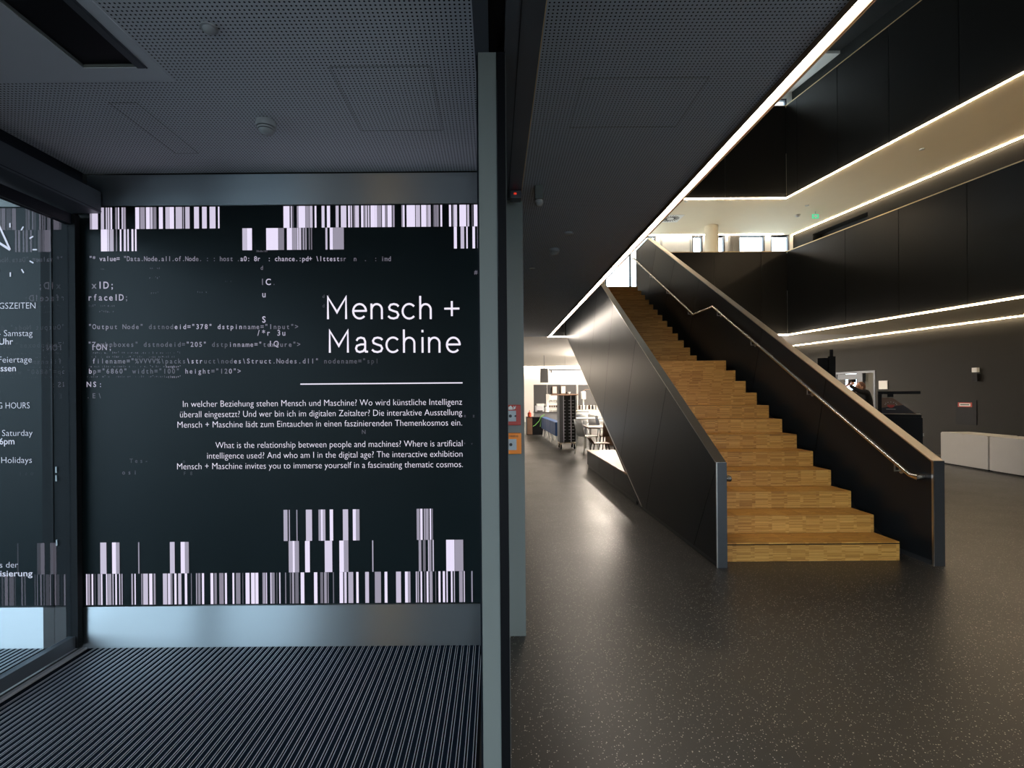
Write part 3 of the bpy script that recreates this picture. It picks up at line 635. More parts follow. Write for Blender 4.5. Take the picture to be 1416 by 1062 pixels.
# lower gallery front panels stop at the stair: build by hand
core = MB(); lean_box(core, lambda y: xe(y)+.03, YB, YF, ZC+.02, ZE-.03, .06); core.box(3.86, xe(YF)+.05, YF+.03, YF+.09, ZC+.02, ZE-.03); core.box(XL, 1.84, YF+.03, YF+.09, ZC+.02, ZE-.03); core.box(1.84, 3.86, YF+.03, YF+.09, ZC+.02, Z1-.02)
g1 = struct(core, 'wall_gallery', 'core_black')
ys = [YF]+[onlean(a, b_, xe).y for a, b_ in ((1169, 400), (1243, 400), (1338, 400))]
while ys[-1] > YB+1.6: ys.append(ys[-1]-1.5)
ys.append(YB)
for a, b2 in zip(ys, ys[1:]):
    m_ = MB(); lean_box(m_, xe, b2+.005, a-.005, ZC+.02, ZE, .03); m_.build('panel', 'panel_black', g1)
xs_ = [3.87, atY(988, 400, YF).x, atY(1053, 400, YF).x, xe(YF)]
for a, b2 in zip(xs_, xs_[1:]): q(a+.005, b2-.005, YF, YF+.03, ZC+.02, ZE).build('panel', 'panel_black', g1)
q(XL+.01, 1.83, YF, YF+.03, ZC+.02, ZE).build('panel', 'panel_black', g1)
q(1.84, 3.86, YF, YF+.03, ZC+.02, Z1-.03).build('panel', 'panel_black', g1)
m_ = MB(); lean_box(m_, lambda y: xe(y)-.004, YB, YF, ZE, ZE+.02, .12); m_.box(3.86, xe(YF)+.1, YF-.004, YF+.11, ZE, ZE+.02); m_.build('top_edge', 'gold_edge', g1)
gallery('wall_upper_gallery', Z2, ZE2, ((1102, 200), (1158, 200), (1229, 120), (1326, 80)), ())
# left slab edges
q_ = MB(); q_.box(XL+.05, XL+.074, YB, YF, ZC+.06, ZE); struct(q_, 'wall_left_gallery', 'panel_black')
q_ = MB(); q_.box(XL, XL+.03, YB, YF, Z2+.01, ZE2); struct(q_, 'wall_upper_left_gallery', 'panel_black')

# ------------------------------------------------------------------ light strips
def strip(label, mb, m_, group, trims=None):
    o = mb.build('light_strip', m_); tag(o, label, 'light strip', group)
    return o
G = 'linear lights edging the atrium'
def hung_fill(x0, x1, y0, y1, label):  # light lines added out of sight to brighten the café ceiling
    t = thing('added_light_line', ((x0+x1)/2, (y0+y1)/2, ZC-.35), label, 'light strip'); q(x0, x1, y0, y1, ZC-.35, ZC-.32).build('added_light_bar', 'fill_light_cafe', t)
    m = MB(); n_ = 3
    for i in range(n_): y_ = y0+.1+(y1-y0-.2)*i/(n_-1); m.box((x0+x1)/2-.003, (x0+x1)/2+.003, y_-.003, y_+.003, ZC-.32, ZC)
    m.build('hanger', 'dark_grey', t)
s_ = MB(); s_.prism([(XL+.003, YB, ZC-.028), (XL+.074, YB, ZC-.002), (XL+.074, YB, ZC+.055), (XL+.003, YB, ZC+.055)], (0, YF-YB-.03, 0)); strip('broad white light strip along the perforated ceiling edge', s_, 'strip_neutral', G)
s_ = MB(); s_.box(XL+.076, XL+.081, YB, YF-.04, ZC-.008, ZC+.002); s_.box(XL+.088, XL+.093, YB, YF-.04, ZC-.008, ZC+.002); s_.box(XL+.074, XL+.093, YB, YF-.04, ZC-.003, ZC-.001); s_.box(XL-.003, XL+.002, YB, YF-.04, ZC-.030, ZC)
tr = s_.build('edge_profile', 'profile_brown'); tag(tr, 'thin twin metal profile beside the broad light strip', 'profile')
s_ = MB(); s_.box(XL+.06, 1.87, YF-.03, YF+.0, ZC-.02, ZC-.001); s_.box(3.83, xe(YF), YF-.03, YF, ZC-.02, ZC-.001); strip('light strip along the far edge of the ceiling opening', s_, 'strip_neutral', G)
s_ = MB(); lean_box(s_, lambda y: xe(y)-.03, YB, YF+.03, ZC-.02, ZC-.001, .025); strip('warm light strip under the lower gallery edge', s_, 'strip_warm', G)
s_ = MB(); lean_box(s_, lambda y: xe(y)-.03, YB, YF+.03, Z2-.02, Z2-.001, .025); strip('warm light strip under the upper gallery edge', s_, 'strip_warm', G)
s_ = MB(); s_.box(XL+.04, xe(YF)-.02, YF-.03, YF+.002, Z2-.02, Z2-.001); strip('light strip along the far edge under the upper gallery', s_, 'strip_warm', G)
s_ = MB(); lean_box(s_, lambda y: xw(y)-.07, YB, YFAR-.05, ZC-.02, ZC-.004, .022); strip('warm light strip where the lower ceiling meets the right wall', s_, 'strip_warm', G)
s_ = MB(); lean_box(s_, lambda y: xw(y)-.07, YB, YFAR-.05, Z2-.02, Z2-.004, .022); strip('warm light strip where the upper ceiling meets the right wall', s_, 'strip_warm', G)
s_ = MB(); s_.box(-6, 9.5, YC-.2, YC-.12, ZC-.03, ZC-.005); strip('light strip along the café back wall under the ceiling', s_, 'strip_cafe', G)
s_ = MB(); s_.box(2, 9.3, YFAR-.13, YFAR-.095, Z2-.02, Z2-.004); strip('light strip over the upper far windows', s_, 'strip_neutral', G)

hung_fill(5.3, 5.4, 14, 26, 'added light line over the middle café tables, brightening the café ceiling')
hung_fill(3.7, 3.8, 15.4, 19, 'shortest added light line, hidden behind the staircase, brightening the café ceiling')
hung_fill(6.8, 6.9, 14, 26, 'added light line nearest to the café windows, brightening the café ceiling')
# outer walls of the shell
mb = MB(); mb.box(.18, .9, YB-.2, YB, 0, ZR); mb.box(5.0, 15, YB-.2, YB, 0, ZR); mb.box(.9, 5.0, YB-.2, YB, 2.4, ZR)
for i in range(1, 3): mb.box(.9+i*1.36, .98+i*1.36, YB-.15, YB-.05, 0, 2.4)
struct(mb, 'wall_back', 'wall_dark')
mb = MB(); mb.box(-6.2, -6, YB, 8, Z1, ZR); mb.box(-6.2, -6, 8, YFAR, Z1, Z1+.3); mb.box(-6.2, -6, 8, YFAR, Z2-.3, ZR)
for i in range(5): mb.box(-6.15, -6.05, 9.5+i*1.5, 9.6+i*1.5, Z1+.3, Z2-.3)
struct(mb, 'wall_upper_left', 'plaster_white')
struct(q(-6, 15, YC, YC+.2, 0, Z1), 'wall_cafe', 'plaster_white')
struct(q(-6.2, -6, 3.1, YC, 0, Z1), 'wall_cafe_left', 'plaster_white')
mb = MB(); mb.box(-.35, .18, YB-.2, YB, 0, VZ+.1); mb.box(-1.05, -.75, YB-.2, YB, 0, VZ+.1); mb.box(-2.5, -1.6, YB-.2, YB, 0, VZ+.1); mb.box(-2.5, .18, YB-.2, YB, VZ+.1, 4.2)
struct(mb, 'wall_entrance', 'dark_grey')
struct(q(-3.5, -2.42, YB, LY+.1, 3.05, 3.2), 'ceiling_porch', 'plaster_white')
t = thing('added_wall_lamp', (-1.9, YB, .4), 'added warm light bar behind the viewer, making a yellow streak in the steel base', 'lamp')  # unseen lamp, added to put a yellow streak into the steel reflection
q(-1.93, -1.83, YB+.001, YB+.04, .35, 2.3).build('backplate', 'dark_grey', t); q(-1.91, -1.85, YB+.04, YB+.06, .4, 2.25).build('added_light_bar', 'lamp_warm', t)
struct(q(-5.4, -.6, -9.4, -9.0, -.05, 9), 'wall_added_outside', 'counter_grey')  # unseen wall added outside to darken what the steel base reflects
# café glazing on the right
mb = MB(); mb.box(8.0, 8.2, YFAR+.2, 21, 0, ZC); mb.box(8.0, 8.2, 23.7, YC, 0, ZC); mb.box(8.0, 8.2, 21, YC, ZC-.15, ZC); mb.box(8.0, 8.2, 21, YC, 0, .12)
struct(mb, 'wall_cafe_right', 'plaster_white')
mb = MB()
for i in range(2): mb.box(8.0, 8.12, 21+i*1.35, 21.07+i*1.35, .12, ZC-.15)
wc = struct(mb, 'window_7', 'white_paint')
q(8.05, 8.056, 21, 23.7, .12, ZC-.15).build('pane', 'glass_window', wc)

# ------------------------------------------------------------------ the staircase
ST = thing('staircase', (2.8, 4.3, 0), 'wide straight parquet staircase between black parapets with steel handrails', 'staircase')
XA, XB, T, R = 1.96, 3.556, .2925, .1655
ny = []
y = 4.331
for i in range(25):
    ny.append(y); y += T if i != 11 else T+.80
q_ = MB()
NBX = 10; bw = (XB-XA)/NBX
proto = {}
for i, yy in enumerate(ny):
    z1_ = (i+1)*R; z0_ = i*R; yn = ny[i+1] if i < 24 else YF+.3
    st = q(XA, XB, yy+.012, yn+.02, z0_+(.0 if i else 0.001), z1_-.012).build('step', 'brown', ST)
    if i < 13:
        dep = yn-yy; rows = 1 if dep < .5 else 3
        for j in range(NBX):
            x0 = XA+j*bw+.0004; x1 = x0+bw-.0008; dy = random.uniform(0, .0006)
            q(x0, x1, yy+dy, yy+.012, z0_+.001, z1_-.002 if i else z1_-.022).build('parquet_block', 'parquet_riser', st)
            for r_ in range(rows):
                ya = yy+dep*r_/rows; q(x0, x1, ya+.0005, yy+dep*(r_+1)/rows, z1_-.012, z1_-random.uniform(0, .0005)).build('parquet_block', 'parquet_tread', st)
    else:
        q(XA, XB, yy, yy+.012, z0_+.001, z1_-.012).build('riser_board', 'parquet_riser', st)
        q(XA, XB, yy, yn+.012, z1_-.012, z1_).build('tread_board', 'parquet_tread', st)
    if i == 0: q(XA, XB, yy+.002, yy+.012, z1_-.021, z1_-.013).build('nosing_groove', 'rubber', st)
# stair side closing pieces
def nose_line(off):
    pts = [(ny[0], 0)]
    return pts
for (xa, xb) in ((XB+.004, 3.716), (1.90, XA-.002)):
    for i, yy in enumerate(ny): pass
    m_ = MB(); lo = [(ny[0]+.2, 0.0), (ny[11]+.2, 11*R), (ny[12]+.2, 11*R+.02), (ny[24]+.2, 24*R), (YF, 24*R)]
    bt = [(YF, 3.05), (6.5, .0)]
    m_.prism([(xa, a, b_) for a, b_ in lo+bt], (xb-xa, 0, 0)); m_.build('stringer', 'core_black', ST)
m_ = MB(); m_.prism([(XA, 6.6, .0), (XA, YF, 2.95), (XA, YF, 3.15), (XA, 6.9, .25)], (XB-XA, 0, 0)); m_.build('soffit', 'panel_stair', ST)
# parapets
def clip(poly, a, n_):
    out = []
    for i in range(len(poly)):
        p_, r_ = poly[i], poly[(i+1) % len(poly)]; dp = (p_[0]-a[0])*n_[0]+(p_[1]-a[1])*n_[1]; dr = (r_[0]-a[0])*n_[0]+(r_[1]-a[1])*n_[1]
        if dp >= 0: out.append(p_)
        if dp*dr < 0: s = dp/(dp-dr); out.append((p_[0]+(r_[0]-p_[0])*s, p_[1]+(r_[1]-p_[1])*s))
    return out
def parapet(x0, x1, seams_out, x_seam, ztop0, ybot=4.19):
    YT, ZT = 11.86, 5.22
    poly = [(ybot, .045), (6.33, .045), (YF-.02, 3.02), (YF-.02, ZT), (YT, ZT), (ybot, ztop0)]
    m_ = MB(); m_.prism([(x0+.012, a, b_) for a, b_ in poly], (x1-x0-.024, 0, 0)); core_ = m_.build('parapet', 'core_black', ST)
    lines = []
    for (pa, pb) in seams_out:
        A_ = atX(*pa, x_seam); B_ = atX(*pb, x_seam); lines.append(((A_.y, A_.z), (B_.y, B_.z)))
    last = None
    while lines and max(l[0][0] for l in lines) < YF-1.2:
        l = max(lines, key=lambda l: l[0][0]); lines.append(((l[0][0]+1.25, l[0][1]+.72), (l[1][0]+1.25, l[1][1]+.72)))
    lines.sort(key=lambda l: l[0][0])
    for face, (xa, xb) in enumerate(((x0, x0+.012), (x1-.012, x1))):
        rest = poly
        for l in lines+[None]:
            if l:
                (ya, za), (yb, zb_) = l; nx, nz_ = -(zb_-za), (yb-ya); s = math.hypot(nx, nz_); nx, nz_ = nx/s, nz_/s
                if nx > 0: nx, nz_ = -nx, -nz_                      # points towards smaller y
                piece = clip(rest, (ya+nx*.004, za+nz_*.004), (nx, nz_)); rest = clip(rest, (ya-nx*.004, za-nz_*.004), (-nx, -nz_))
            else: piece = rest
            if len(piece) > 2: MB().prism([(xa, a, b_) for a, b_ in piece], (xb-xa, 0, 0)).build('parapet_panel', 'panel_stair', core_)
    m_ = MB(); cp = [(ybot-.004, ztop0), (YT, ZT), (YF-.02, ZT), (YF-.02, ZT+.012), (YT-.003, ZT+.012), (ybot-.004, ztop0+.012)]
    m_.prism([(x0-.002, a, b_) for a, b_ in cp], (x1-x0+.004, 0, 0)); m_.build('cap', 'cap_metal', core_)
    q(x0-.002, x1+.002, ybot-.012, ybot, .0, ztop0+.01).build('end_plate', 'end_metal', core_)
    q(x0-.004, x0+.004, ybot-.016, ybot, .0, ztop0+.012).build('edge_trim', 'cap_metal', core_)
    m_ = MB(); m_.prism([(x0-.003, a, b_) for a, b_ in ((6.33, .03), (YF-.02, 3.005), (YF-.02, 3.03), (6.33, .055))], (.014, 0, 0)); m_.build('edge_trim', 'cap_metal', core_)
    q(x0+.01, x1-.01, ybot+.02, 6.5, 0, .045).build('plinth', 'end_metal', core_)
    return core_
parapet(1.88, 1.965, [((991, 644), (960, 752)), ((921.6, 535), (894, 700)), ((878, 477), (861, 612)), ((847, 427), (835, 564)), ((822, 443), (817, 505))], 1.88, .885)
parapet(3.72, 3.815, [((1139, 545), (1125, 640)), ((1050, 480), (1040, 540)), ((967, 387), (961.6, 416.8)), ((933, 362), (925.7, 395.6)), ((907, 342.6), (900, 387))], 3.72, .885)
q(3.60, 3.718, ny[0]+.18, ny[0]+.5, 0, .045).build('plinth', 'end_metal', ST)
# handrails
def handrail(x, xwall, sgn):
    pts = [(xwall-sgn*.0, 4.262, .745), (x, 4.262, .745), (x, 4.33, .752), (x, 8.2, 2.925), (x, 9.0, 2.925), (x, 12.82, 5.02), (x, 12.98, 5.04), (xwall, 12.98, 5.04)]
    h = MB().tube(pts, .021, 12).build('handrail', 'steel_rail', ST, smooth=True)
    for yy in (4.5, 5.75, 7.0, 8.05, 9.25, 10.4, 11.5, 12.6):
        z_ = 2.925 if 8.2 <= yy <= 9 else (.752+(yy-4.33)*(2.925-.752)/3.87 if yy < 8.2 else 2.925+(yy-9)*(5.02-2.925)/3.82)
        b__ = MB(); b__.tube([(x, yy, z_-.018), (x, yy, z_-.085), (xwall, yy, z_-.085)], .006, 8); b__.lathe([(.026, 0), (.026, sgn*.006)], (xwall-sgn*.008, yy, z_-.085), 16, 'X')
        b__.build('bracket', 'cap_metal', h, smooth=True)
handrail(3.655, 3.72, 1); handrail(2.028, 1.965, -1)

# seating platform under the stair
PF = thing('seating_platform', (2.6, 8, 0), 'low wood-topped black platform under the staircase', 'platform')
q(1.99, 3.6, 6.98, 9.98, .06, .335).build('body', 'panel_stair', PF)
MB().prism([(1.868, 6.43, .07), (1.868, 6.98, .33), (1.868, 7.73, .33), (1.868, 7.73, .07)], (.008, 0, 0)).build('side_panel', 'panel_stair', PF)
for i in range(2): q(1.868, 1.876, 7.74+i*1.125, 8.855+i*1.125, .07, .33).build('side_panel', 'panel_stair', PF)
MB().prism([(1.866, 9.99, .336), (3.62, 9.99, .336), (3.62, 7.02, .336), (1.866, 7.02, .336)], (0, 0, .016)).build('top_board', 'wood_floor', PF)
q(1.89, 3.6, 6.6, 9.95, .0, .06).build('plinth', 'end_metal', PF)
q(1.877, 1.99, 7.02, 9.97, .07, .33).build('side_core', 'core_black', PF)

# ------------------------------------------------------------------ ceiling fittings, foyer
t = thing('ceiling_sensor', atZ(745, 262, ZC), 'angled dark sensor hanging from foyer ceiling beside the door drive', 'sensor'); c = atZ(745, 258, ZC)
q(c.x-.03, c.x+.03, c.y-.035, c.y+.035, ZC-.10, ZC).build('body', 'post_grey', t, bevel=.006)
MB().lathe([(.028, -.10), (.032, -.12), (.02, -.14), (.006, -.145)], c, 16).build('lens', 'dirt_plastic', t, smooth=True)
p = atZ(766, 345, ZC-.002); smoke_detector((p.x, p.y, ZC), 'pale smoke detector on foyer ceiling, the larger of the close pair', .06)
t = thing('ceiling_disc', atZ(786, 322, ZC), 'flat pale disc on foyer ceiling just above the smoke detector', 'sensor')
MB().lathe([(.045, 0), (.045, -.012), (.03, -.02)], atZ(786, 322, ZC), 20).build('disc', 'dirt_plastic', t, smooth=True)
t = thing('ceiling_disc', atZ(733, 369, ZC), 'tiny pale disc on foyer ceiling close to the grey post', 'sensor')
MB().lathe([(.03, 0), (.03, -.008)], atZ(736, 371, ZC), 16).build('disc', 'dirt_plastic', t, smooth=True)
a_, b_ = atZ(806, 108, ZC), atZ(935, 175, ZC); flap(a_.x, b_.x, a_.y, b_.y, ZC, 'flush ceiling access panel in foyer near the broad light strip')
# diffuser, detector, exit sign on upper ceiling
c = atZ(927, 302, Z2); t = thing('air_diffuser', c, 'square white swirl air diffuser on the upper ceiling', 'air vent')
q(c.x-.3, c.x+.3, c.y-.3, c.y+.3, Z2-.012, Z2-.001).build('plate', 'white_paint', t)
for i in range(20):
    a = i*2*PI/20; d = Vector((math.cos(a), math.sin(a), 0)); e_ = Vector((math.cos(a+.35), math.sin(a+.35), 0))
    MB().bar(c+d*.1+Vector((0, 0, -.014)), c+e_*.25+Vector((0, 0, -.014)), .018, .006).build('vane', 'dark_grey', t)
p = atZ(1103, 297, Z2); smoke_detector(p, 'small smoke detector on the upper warm ceiling near the exit sign', .07, None, 'dirt_plastic')
for (a, b_, l) in ((1116, 284, 'tiny flush sensor on the upper ceiling above the exit sign'), (949, 278, 'tiny flush sensor on the upper ceiling beside the diffuser'), (1275, 206, 'small dark slot on the warm ceiling between the light strips')):
    c = atZ(a, b_, Z2); t = thing('ceiling_sensor', c, l, 'sensor'); MB().lathe([(.05, 0), (.045, -.015), (.02, -.02)], c, 16).build('dome', 'dirt_plastic', t, smooth=True)
c = onlean(1128, 299, lambda y: xw(y)-.95); t = thing('exit_sign', c, 'small green illuminated exit sign below the upper ceiling', 'sign')
q(c.x-.09, c.x+.09, c.y, c.y+.03, c.z-.06, c.z+.06).build('sign_box', 'sign_green', t)
m_ = MB(); m_.prism([(c.x-.06, c.y-.002, c.z+.02), (c.x-.02, c.y-.002, c.z+.02), (c.x-.02, c.y-.002, c.z+.05), (c.x+.06, c.y-.002, c.z), (c.x-.02, c.y-.002, c.z-.05), (c.x-.02, c.y-.002, c.z-.02), (c.x-.06, c.y-.002, c.z-.02)], (0, .001, 0)); m_.build('arrow_mark', 'paper', t)
m_ = MB(); m_.box(c.x-.01, c.x+.01, c.y+.01, c.y+.02, c.z+.06, Z2); m_.build('hanger', 'dirt_plastic', t)
c = Vector((9.1, 15.1, ZR-.08)); t = thing('ceiling_lamp', c, 'round white lamp on the topmost ceiling seen past the light strip', 'lamp')
MB().lathe([(.2, 0), (.2, -.1), (.17, -.12)], c, 24).build('body', 'white_paint', t, smooth=True)

# ------------------------------------------------------------------ right ground floor
# wall door
dr = thing('glazed_door', (xw(d0.y), (d0.y+d1.y)/2, 0), 'grey framed glazed door in the dark right wall behind the person', 'door')
m_ = MB(); W = lambda y: xw(y)+.06
ym = onlean(1192, 515, xw).y
def leaned(y0, y1, z0, z1, off, th): m = MB(); lean_box(m, lambda y: xw(y)+off, y0, y1, z0, z1, th); return m
fr = leaned(d1.y, d0.y, DT-.06, DT, -.01, .1); lean_box(fr, lambda y: xw(y)-.01, d1.y, d1.y+.05, 0, DT-.06, .1); lean_box(fr, lambda y: xw(y)-.01, d0.y-.05, d0.y, 0, DT-.06, .1); lean_box(fr, lambda y: xw(y)-.01, ym-.02, ym+.16, 0, DT-.06, .1)
fr.build('door_frame', 'header_grey', dr)
leaned(ym+.17, d0.y-.06, DT-.22, DT-.07, .01, .05).build('top_rail', 'header_grey', dr)
leaned(ym+.17, d0.y-.06, 0.01, DT-.22, .03, .006).build('pane', 'glass_clear', dr); leaned(d1.y+.05, ym-.02, 0.01, DT-.06, .03, .006).build('pane', 'glass_clear', dr)
mb = MB(); lean_box(mb, lambda y: xw(y)+1.6, d1.y-2.5, d0.y+1, 0, ZC, .1); struct(mb, 'wall_side_room', 'plaster_white')
mb = MB(); lean_box(mb, lambda y: xw(y)+.32, d1.y-2.5, d0.y+2, -.1, 0, 1.3); struct(mb, 'floor_side_room', 'pavement')
mb = MB(); lean_box(mb, lambda y: xw(y)+.32, d1.y-2.5, d0.y+2, ZC, ZC+.05, 1.3); struct(mb, 'ceiling_side_room', 'plaster_white')
s_ = MB(); s_.box(xw(13)+.8, xw(13)+1.0, d1.y-.5, d0.y, ZC-.04, ZC-.01); tag(s_.build('ceiling_lamp', 'lamp_warm'), 'lamp lighting the side room behind the glazed door', 'lamp')
m_ = leaned(ym-.02-.3, ym-.1, .0, 1.45, .35, .05); tag(m_.build('radiator_panel', 'white_paint'), 'white ribbed panel behind the narrow pane of the glazed door', 'panel')
# light switch sign, sensor, plate
def wall_plate(px0, py0, px1, py1, m_, name, label, cat, th=.02):
    a, b_ = onlean(px0, py0, xw), onlean(px1, py1, xw); t = thing(name, (a.x, (a.y+b_.y)/2, b_.z), label, cat)
    z0, z1 = b_.z, onlean((px0+px1)/2, py0, xw).z
    leaned(b_.y, a.y, z0, z1, -th, th-.001).build('plate', m_, t); return t, a, b_, z0, z1
t, a_, b_, z0, z1 = wall_plate(1216, 526.5, 1228, 538, 'paper', 'wall_sign', 'small white square sign on the dark wall above the display cabinet', 'sign')
leaned(b_.y-.01, a_.y+.01, z0-.01, z1+.01, -.012, .01).build('backing', 'dark_grey', t)
wall_plate(1347.5, 508.5, 1354.5, 514.5, 'white_paint', 'wall_sensor', 'little white wall device above the black one', 'sensor', .06)
t, a_, b_, z0, z1 = wall_plate(1348.5, 517, 1355, 527, 'black', 'wall_sensor', 'little black wall device directly below the white one', 'sensor', .06)
t, a_, b_, z0, z1 = wall_plate(1322, 553.5, 1351, 588, 'panel_plate', 'wall_cabinet', 'flat dark wall cabinet with a red-edged white notice above the pale benches', 'cabinet', .012)
n0, n1 = onlean(1325.5, 556.5, xw), onlean(1345, 563, xw); nz1 = onlean(1335, 556.5, xw).z
nb = leaned(n1.y, n0.y, n1.z, nz1, -.016, .003).build('notice', 'red', t)
leaned(n1.y+.03, n0.y-.03, n1.z+.02, nz1-.02, -.018, .003).build('notice_face', 'paper', nb)
leaned(n1.y+.05, n0.y-.05, (n1.z+nz1)/2-.01, (n1.z+nz1)/2+.012, -.02, .003).build('notice_print', 'ink_dark', nb)
leaned(b_.y+.01, a_.y-.01, z0+.012, z0+.016, -.0135, .002).build('seam', 'black', t)
# benches
b0, b1, b2, b3 = atZ(1301, 641, 0), atZ(1366.5, 652, 0), atZ(1368.5, 652.5, 0), atZ(1434, 660, 0)
def bench(a, c_, label):
    d = (c_-a).normalized(); nrm = Vector((-d.y, d.x, 0)); nrm = nrm if nrm.x > 0 else -nrm; dep = nrm*.55
    t = thing('box_bench', a, label, 'bench', 'pale box benches by the right wall')
    H_ = .64
    m_ = MB(); m_.prism([a+Vector((0, 0, .03)), c_+Vector((0, 0, .03)), c_+dep+Vector((0, 0, .03)), a+dep+Vector((0, 0, .03))], (0, 0, H_-.03)); m_.build('body', 'bench_white', t, bevel=.008)
    for i in range(2):
        s0, s1 = a.lerp(c_, .02+.49*i), a.lerp(c_, .49+.49*i); m_ = MB(); m_.prism([s0+Vector((0, 0, H_)), s1+Vector((0, 0, H_)), s1+dep*.96+Vector((0, 0, H_)), s0+dep*.96+Vector((0, 0, H_))], (0, 0, .016)); m_.build('seat_board', 'bench_white', t, bevel=.005)
    m_ = MB(); i_ = d*.03+nrm*.03; m_.prism([a+i_, c_-d*.03+nrm*.03, c_+dep*.95, a+dep*.95], (0, 0, .03)); m_.build('plinth', 'black', t)
bench(b0, b1, 'pale grey box bench against the dark wall, the fully visible one'); b3 = b2+(b1-b0)*1.02; bench(b2, b3, 'pale grey box bench cut by the right picture edge')

# hologram display cabinet
Y = 9.3
HC = thing('display_cabinet', (7.65, Y, 0), 'black pyramid display cabinet with a red picture, beyond the right parapet', 'display cabinet')
def B(px0, py0, px1, py1, y0, y1): a, b_ = atY(px0, py0, y0), atY(px1, py1, y0); return (a.x, b_.x, y0, y1, b_.z, a.z)
a = atY(1222, 577, Y); b_ = atY(1275, 577, Y)
q(a.x, b_.x, Y, Y+.7, .02, a.z).build('base_cabinet', 'black', HC, bevel=.006)
q(a.x-.04, b_.x-.02, Y-.03, Y+.73, a.z, a.z+.055).build('worktop', 'black', HC, bevel=.005)
zt_ = atY(1240, 541, Y).z; x0 = atY(1213.5, 541, Y).x; x1 = atY(1272, 541, Y).x
q(x0, x1, Y-.02, Y+.7, zt_-.055, zt_).build('canopy', 'black', HC, bevel=.005)
q(x0, x0+.075, Y-.02, Y+.7, a.z+.055, zt_-.055).build('upright', 'black', HC)
q(x0+.18, x0+.30, Y+.1, Y+.3, zt_-.11, zt_-.055).build('projector', 'black', HC)
pa, pb, pc = atY(1219, 572, Y), atY(1267, 572, Y), atY(1234, 550, Y); pd = atY(1219, 550, Y)
m_ = MB(); m_.prism([pa, pb, pc, pd], (0, .012, 0)); m_.build('slanted_screen', 'brown', HC)
m_ = MB(); m_.prism([pa+Vector((.2, 0, 0))*0+Vector((0, -.002, 0)), pb+Vector((-.02, -.002, .01)), pc.lerp(pb, .45)+Vector((0, -.002, 0)), pa.lerp(pd, .35)+Vector((0, -.002, 0))], (0, .001, 0)); m_.build('screen_dark_part', 'ink_dark', HC)  # dark area across the lower part of the screen
m_ = MB(); c = atY(1232.5, 560.5, Y-.01); m_.lathe([(.07, 0), (.07, -.002)], (0, 0, 0), 24, 'Y')
m_.v = [(c.x+x, c.y+y_, c.z+min(z_, .012)*.7) for x, y_, z_ in m_.v]; m_.build('picture_bowl', 'red', HC)
m_ = MB()
for i in range(7): aa = PI*i/6; m_.lathe([(.006, 0), (.006, -.002)], (c.x+.11*math.cos(aa), c.y, c.z+.012+.05*math.sin(aa)), 8, 'Y')
m_.box(c.x-.09, c.x+.09, c.y-.002, c.y, c.z-.078, c.z-.072); m_.build('picture_dots', 'paper', HC)
q(b_.x, b_.x+.02, Y+.1, Y+.14, a.z-.35, a.z-.3).build('latch', 'dirt_plastic', HC)
HC.location.x += 0; HC.rotation_euler.z = -.68; HC.scale.x = .78
# tall black kiosk
KI = thing('exhibit_kiosk', (7, 10.5, 0), 'tall black exhibit stand left of the glazed door', 'exhibit stand'); Y = 10.5
a, b_ = atY(1130, 495, Y), atY(1146, 495, Y); q(a.x, b_.x, Y, Y+.5, .01, a.z).build('body', 'black', KI, bevel=.006)
a, b_ = atY(1147.5, 484.5, Y), atY(1152.5, 484.5, Y); q(a.x, b_.x, Y-.1, Y+.6, .01, a.z).build('side_panel', 'black', KI)
a, b_ = atY(1145, 493, Y), atY(1156, 493, Y); q(a.x, b_.x, Y+.05, Y+.5, .3, a.z).build('screen_back', 'black', KI)

KI.rotation_euler.z = -.6; KI.scale.x = .8
# ------------------------------------------------------------------ person bending with a camera
def skinned(name, mt, parent, verts, edges, radii, sub=1):
    me = bpy.data.meshes.new(name); me.from_pydata([tuple(v_) for v_ in verts], edges, []); me.materials.append(M[mt])
    o = bpy.data.objects.new(name, me); C.objects.link(o)
    sk = o.modifiers.new('skin', 'SKIN'); sk.use_smooth_shade = True
    me.skin_vertices[0].data[0].use_root = True
    for i, r in enumerate(radii): me.skin_vertices[0].data[i].radius = (r, r) if not isinstance(r, tuple) else r
    o.modifiers.new('sub', 'SUBSURF').levels = sub; o.modifiers['sub'].render_levels = sub
    dg = bpy.context.evaluated_depsgraph_get(); m2 = bpy.data.meshes.new_from_object(o.evaluated_get(dg)); o.modifiers.clear(); o.data = m2
    if not m2.materials: m2.materials.append(M[mt])
    o.parent = parent; o.matrix_parent_inverse = Matrix.Translation(parent.location).inverted(); return o
PY = 11.3
hd_ = atY(1189, 536, PY); bx = atY(1203, 545, PY)
pr = thing('person', (bx.x, PY, 0), 'person in black bending forward behind the parapet, raising a camera', 'person')
